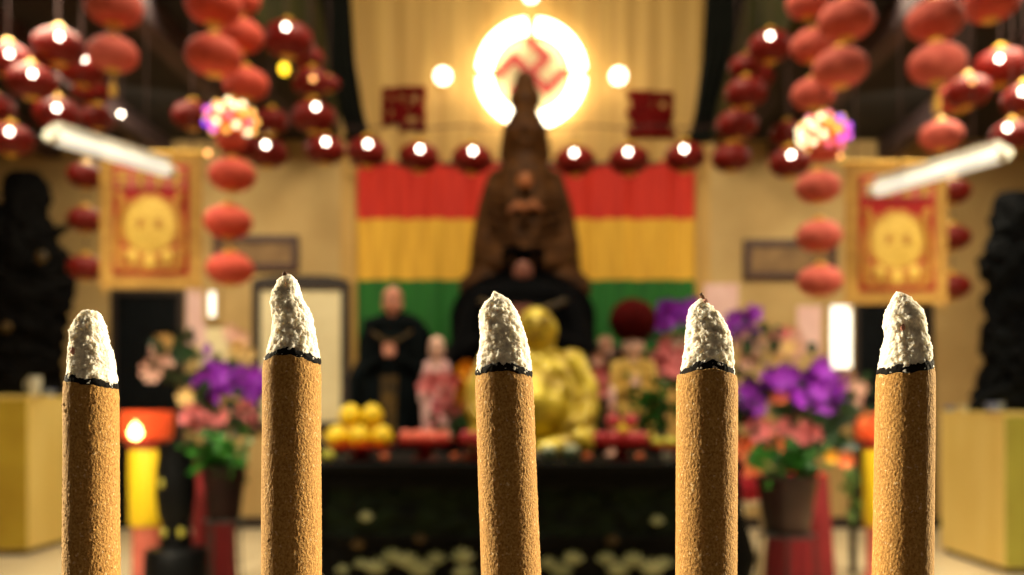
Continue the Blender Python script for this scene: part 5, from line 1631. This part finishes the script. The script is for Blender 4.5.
Yv = 5.7
k = S(Yv)
o = thing('floor_vase', 'tall black vase on a black base beside the left candle lamp', 'vase', ((176 - VX) * k, Yv, 0))
zz = lambda py: EYE - (py - VY) * k
MB().lathe([(30 * k, 0), (32 * k, 0.03), (30 * k, zz(552)), (27 * k, zz(548)), (16 * k, zz(546))], 40).build('base', 'vase_black', o)
MB().lathe([(16 * k, zz(548)), (15 * k, zz(536)), (13 * k, zz(524)), (17 * k, zz(514)), (19.5 * k, zz(495)), (19 * k, zz(470)), (16.5 * k, zz(455)), (18 * k, zz(443)), (16 * k, zz(443)), (13 * k, zz(456)), (3 * k, zz(470))], 40).build('body', 'vase_black', o)
for dx in (-7, 10):
    MB().ball((dx * k, -13.0 * k, zz(531)), (3.2 * k, 2.5 * k, 5 * k), 14, 10).build('inlay', 'yellow_dot', o)
MB().ball((-7 * k, -17.5 * k, zz(482)), (2.6 * k, 2 * k, 5 * k), 14, 10).build('inlay', 'yellow_dot', o)

# red cloth bundle hanging off the right end of the table, on a pale stool
k = S(6.6)
o = thing('offering_stool', 'pale curved stool at the right end of the altar table', 'stool', ((752 - VX) * k, 6.6, 0))
zz = lambda py: EYE - (py - VY) * k
MB().box((-13 * k, -0.1, zz(505)), (13 * k, 0.1, zz(500)), 0.008).build('seat', 'panel_white', o, smooth=False)
for s in (-1, 1):
    for yy in (-0.08, 0.08):
        MB().tube([(s * 11 * k, yy, zz(505)), (s * 15 * k, yy, zz(530)), (s * 9 * k, yy, zz(555)), (s * 12 * k, yy, 0)], 0.018, 10).build('leg', 'panel_white', o)
o = thing('red_lantern_bundle', 'crimson cloth bundle with an orange top standing on the pale stool', 'bundle', ((748 - VX) * k, 6.6, zz(500)))
MB().lathe([(10 * k, 0), (13 * k, 5 * k), (13.5 * k, 18 * k), (10 * k, 28 * k), (5 * k, 32 * k), (9 * k, 38 * k), (5 * k, 39 * k)], 40, wob=lambda a, z: 1 + 0.06 * math.sin(a * 9)).build('cloth', 'red_cloth_knot', o)
MB().ball((0, 0, 41 * k), (8 * k, 8 * k, 6.5 * k), 20, 12).build('orange_top', 'peach_petal', o)

# ------------------------------------------------------------------ side cabinets and dark carvings
def cabinet(label, x0, x1, y0, y1, h_, front, inner_side):
    o = thing('cabinet', label, 'cabinet', ((x0 + x1) / 2, y0, 0), 0, 'pale wooden side cabinets')
    w, dp = x1 - x0, y1 - y0
    MB().box((-w / 2, 0.012, 0.05), (w / 2, dp, h_ - 0.03), 0.004).build('body', 'cabinet', o, smooth=False)
    MB().box((-w / 2 - 0.006, -0.004, h_ - 0.03), (w / 2 + 0.006, dp, h_), 0.006).build('top', 'cabinet', o, smooth=False)
    MB().box((-w / 2 + 0.03, 0.03, 0), (w / 2 - 0.03, dp - 0.02, 0.05)).build('plinth', 'trim', o, smooth=False)
    for k_, s in ((0, -1), (1, 1)):
        xa = -w / 2 if s < 0 else 0.003
        dr = MB().box((xa, 0.0, 0.06), (xa + w / 2 - 0.003, 0.014, h_ - 0.035), 0.003).build('door', front, o, smooth=False)
        kn = MB().ball((s * 0.05, -0.012, h_ * 0.55), (0.014, 0.014, 0.014), 14, 10)
        kn.build('knob', 'iron', dr)
    return o
cabinet('pale wooden cabinet with olive doors at the left wall, under the dark carving', -5.75, -4.38, 7.8, 8.95, 1.41, 'cabinet_front', 1)
cabinet('pale wooden cabinet with green doors at the right wall, under the dark carving', 3.74, 5.2, 6.9, 7.98, 1.27, 'cabinet_front_green', -1)

def dark_carving(label, pts, Y, base_z, m, seed):
    """upright dark root-wood carving; pts: (py, left px, right px) from the bottom up, drawn as stacked, noisy cross-sections"""
    k = S(Y)
    cx0 = (pts[0][1] + pts[0][2]) / 2
    o = thing('wood_carving', label, 'carving', ((cx0 - VX) * k, Y, base_z), 0, 'dark upright carvings')
    rings = []
    n, seg = 170, 84
    for i in range(n):
        t = i / (n - 1)
        py = pts[0][0] + (pts[-1][0] - pts[0][0]) * t
        for (y0, a0, b0), (y1, a1, b1) in zip(pts, pts[1:]):
            if y1 - 1e-6 <= py <= y0 + 1e-6:
                q = (y0 - py) / max(y0 - y1, 1e-6)
                a_, b_ = a0 + (a1 - a0) * q, b0 + (b1 - b0) * q
                break
        cx, hw = (a_ + b_) / 2, (b_ - a_) / 2
        ring = []
        for j in range(seg):
            an = 2 * PI * j / seg
            q = Vector((math.cos(an) * 1.6, math.sin(an) * 1.6, py * 0.06 + seed * 7))
            nn = 1 + 0.20 * noise.noise(q) + 0.16 * noise.noise(Vector((q.x * 2.4, q.y * 2.4, q.z * 1.5))) + 0.13 * (0.5 - abs(noise.noise(Vector((q.x * 4.1, q.y * 4.1, q.z * 2.2)))) * 2.2)
            ring.append(((cx - cx0 + hw * nn * math.cos(an)) * k, min(hw, 34) * 0.8 * nn * math.sin(an) * k, EYE - (py - VY) * k - base_z))
        rings.append(ring)
    MB().loft(rings).build('carved_trunk', m, o)
    return o, k, cx0
o, k, cx0 = dark_carving('black carved wood sculpture towering on the left cabinet', [(396.5, -45, 56), (370, -42, 60), (330, -40, 64), (280, -38, 66), (262, -36, 68), (245, -30, 58), (225, -25, 50), (210, -10, 46), (196, 2, 50), (180, 6, 46), (172, 14, 38)], 8.68, 1.41, 'statue_dark', 1)
for (x, y, r_) in ((15, 206, 5), (58, 262, 6), (24, 330, 5)):
    MB().ball(((x - cx0) * k, -30 * k, EYE - (y - VY) * k - 1.41), (r_ * k, 4 * k, r_ * 1.1 * k), 14, 10).build('carved_boss', 'dark_gold', o)
MB().tube([Vector(((x - cx0) * k, -6 * k, EYE - (y - VY) * k - 1.41)) for x, y in ((46, 240), (62, 232), (74, 226))], [7 * k, 5 * k, 2 * k], 12).build('carved_branch', 'statue_dark', o)
o, k, cx0 = dark_carving('black carved wood sculpture towering on the right cabinet', [(411.5, 974, 1070), (400, 976, 1070), (370, 984, 1068), (330, 988, 1066), (290, 988, 1064), (272, 984, 1060), (255, 986, 1056), (240, 992, 1052), (215, 994, 1046), (198, 1000, 1036), (192, 1002, 1024)], 7.5, 1.27, 'statue_dark_teal', 2)
MB().tube([Vector(((x - cx0) * k, -6 * k, EYE - (y - VY) * k - 1.27)) for x, y in ((1000, 278), (988, 272), (980, 266))], [9 * k, 8 * k, 6 * k], 12).build('carved_branch', 'statue_dark_teal', o)

def bowl(label, px, Y, base_z, r_, m):
    o = thing('porcelain_bowl', label, 'bowl', ((px - VX) * S(Y), Y, base_z), 0, 'porcelain on the cabinets')
    MB().lathe([(r_ * 0.5, 0), (r_ * 0.52, r_ * 0.12), (r_ * 0.85, r_ * 0.45), (r_, r_ * 0.95), (r_ * 0.95, r_ * 0.95), (r_ * 0.75, r_ * 0.45), (r_ * 0.05, r_ * 0.25)], 32).build('bowl_body', m, o)
    MB().lathe([(r_ * 0.53, 0.0), (r_ * 0.55, r_ * 0.05), (r_ * 0.5, r_ * 0.1)], 32).build('foot_ring', 'white_ceramic', o)
bowl('blue and white porcelain bowl at the inner end of the left cabinet', 50, 8.38, 1.41, 0.065, 'porcelain')
bowl('blue and white porcelain bowl in front of the right dark carving', 995, 7.06, 1.27, 0.075, 'porcelain')
bowl('small blue bowl at the inner end of the right cabinet', 950, 7.88, 1.27, 0.05, 'porcelain')
bowl('small white bowl beside the blue ones on the right cabinet', 966, 7.66, 1.27, 0.06, 'white_ceramic')
o = thing('white_cup', 'small white cup before the left dark carving', 'cup', ((35 - VX) * S(7.92), 7.92, 1.41))
MB().lathe([(0.04, 0), (0.045, 0.01), (0.05, 0.1), (0.055, 0.17), (0.05, 0.17), (0.044, 0.1), (0.005, 0.02)], 28).build('cup_body', 'white_ceramic', o)
MB().tube([(-0.045, 0, 0.05), (-0.085, 0, 0.07), (-0.085, 0, 0.12), (-0.05, 0, 0.14)], 0.008, 8).build('handle', 'white_ceramic', o)

# ------------------------------------------------------------------ light
def area(name, loc, target, size, power, col, size_y=None):
    l = bpy.data.lights.new(name, 'AREA')
    l.energy = power
    l.color = lin(col)[:3]
    l.size = size
    if size_y:
        l.shape = 'RECTANGLE'
        l.size_y = size_y
    o = bpy.data.objects.new(name, l)
    C.objects.link(o)
    o.location = loc
    o.rotation_euler = (Vector(target) - Vector(loc)).to_track_quat('-Z', 'Y').to_euler()
    return o
def point(name, loc, power, col, r_=0.1):
    l = bpy.data.lights.new(name, 'POINT')
    l.energy = power
    l.color = lin(col)[:3]
    l.shadow_soft_size = r_
    o = bpy.data.objects.new(name, l)
    C.objects.link(o)
    o.location = loc
    return o
WARM = (255, 240, 206)
def spread(o, deg):
    o.data.spread = math.radians(deg)
area('nave_fill_light', (0, 5.8, 6.3), (0, 8.9, 1.0), 1.6, 225, WARM)  # unseen area light added to wash the golden back wall
area('altar_fill_light', (0, 3.5, 6.2), (0, 6.0, 1.2), 1.0, 165, WARM)  # added unseen light for the golden statue and the table front
for s in (-1, 1):
    spread(area('aisle_fill_light', (s * 3.1, 5.6, 4.14), (s * 2.9, 5.6, 0.0), 1.3, 96, WARM), 140)  # unseen lights added over the aisles to brighten lantern tops and statues
    area('back_aisle_fill_light', (s * 3.5, 7.8, 4.14), (s * 4.0, 8.8, 0.5), 1.2, 105, WARM)  # no fixture here, added to brighten the back wall and cabinets
    spread(area('bouquet_fill_light', (s * 2.7, 3.0, 4.14), (s * 2.3, 6.3, 0.6), 0.8, 45, WARM), 46)  # added to light the bouquets from the front, narrow to spare the lanterns
    spread(area('side_lamp', (s * 2.9, 1.38, 2.2), (0, YS, 1.29), 0.45, 56, (255, 236, 196)), 70)
area('front_fill_light', (0.35, -1.4, 3.4), (0, YS, 1.3), 0.6, 3.2, (255, 236, 210))  # weak fill added behind the camera for the ash cones

w = bpy.data.worlds.new('world')
bpy.context.scene.world = w
w.use_nodes = True
w.node_tree.nodes['Background'].inputs['Color'].default_value = (0.02, 0.015, 0.012, 1)
w.node_tree.nodes['Background'].inputs['Strength'].default_value = 0.3

# ------------------------------------------------------------------ camera
cam = bpy.data.cameras.new('camera')
co = bpy.data.objects.new('camera', cam)
C.objects.link(co)
co.location = (0, 0, EYE)
co.rotation_euler = (PI / 2, 0, 0)
cam.sensor_width = 36.0
cam.lens = 36.0 * F / 1024.0
cam.shift_x = -(VX - 512.0) / 1024.0
cam.shift_y = (VY - 287.5) / 1024.0
cam.clip_start = 0.01
cam.clip_end = 60
cam.dof.use_dof = True
cam.dof.focus_distance = YS - 0.003
cam.dof.aperture_fstop = 15.5
cam.dof.aperture_blades = 6
cam.dof.aperture_rotation = 0.25
sc_ = bpy.context.scene
sc_.camera = co
sc_.view_settings.view_transform = 'Standard'
sc_.view_settings.look = 'None'
sc_.view_settings.exposure = 0.0
sc_.view_settings.gamma = 1.0
sc_.view_settings.use_curve_mapping = False
sc_.cycles.use_denoising = True
sc_.cycles.max_bounces = 6
sc_.cycles.sample_clamp_indirect = 4.0
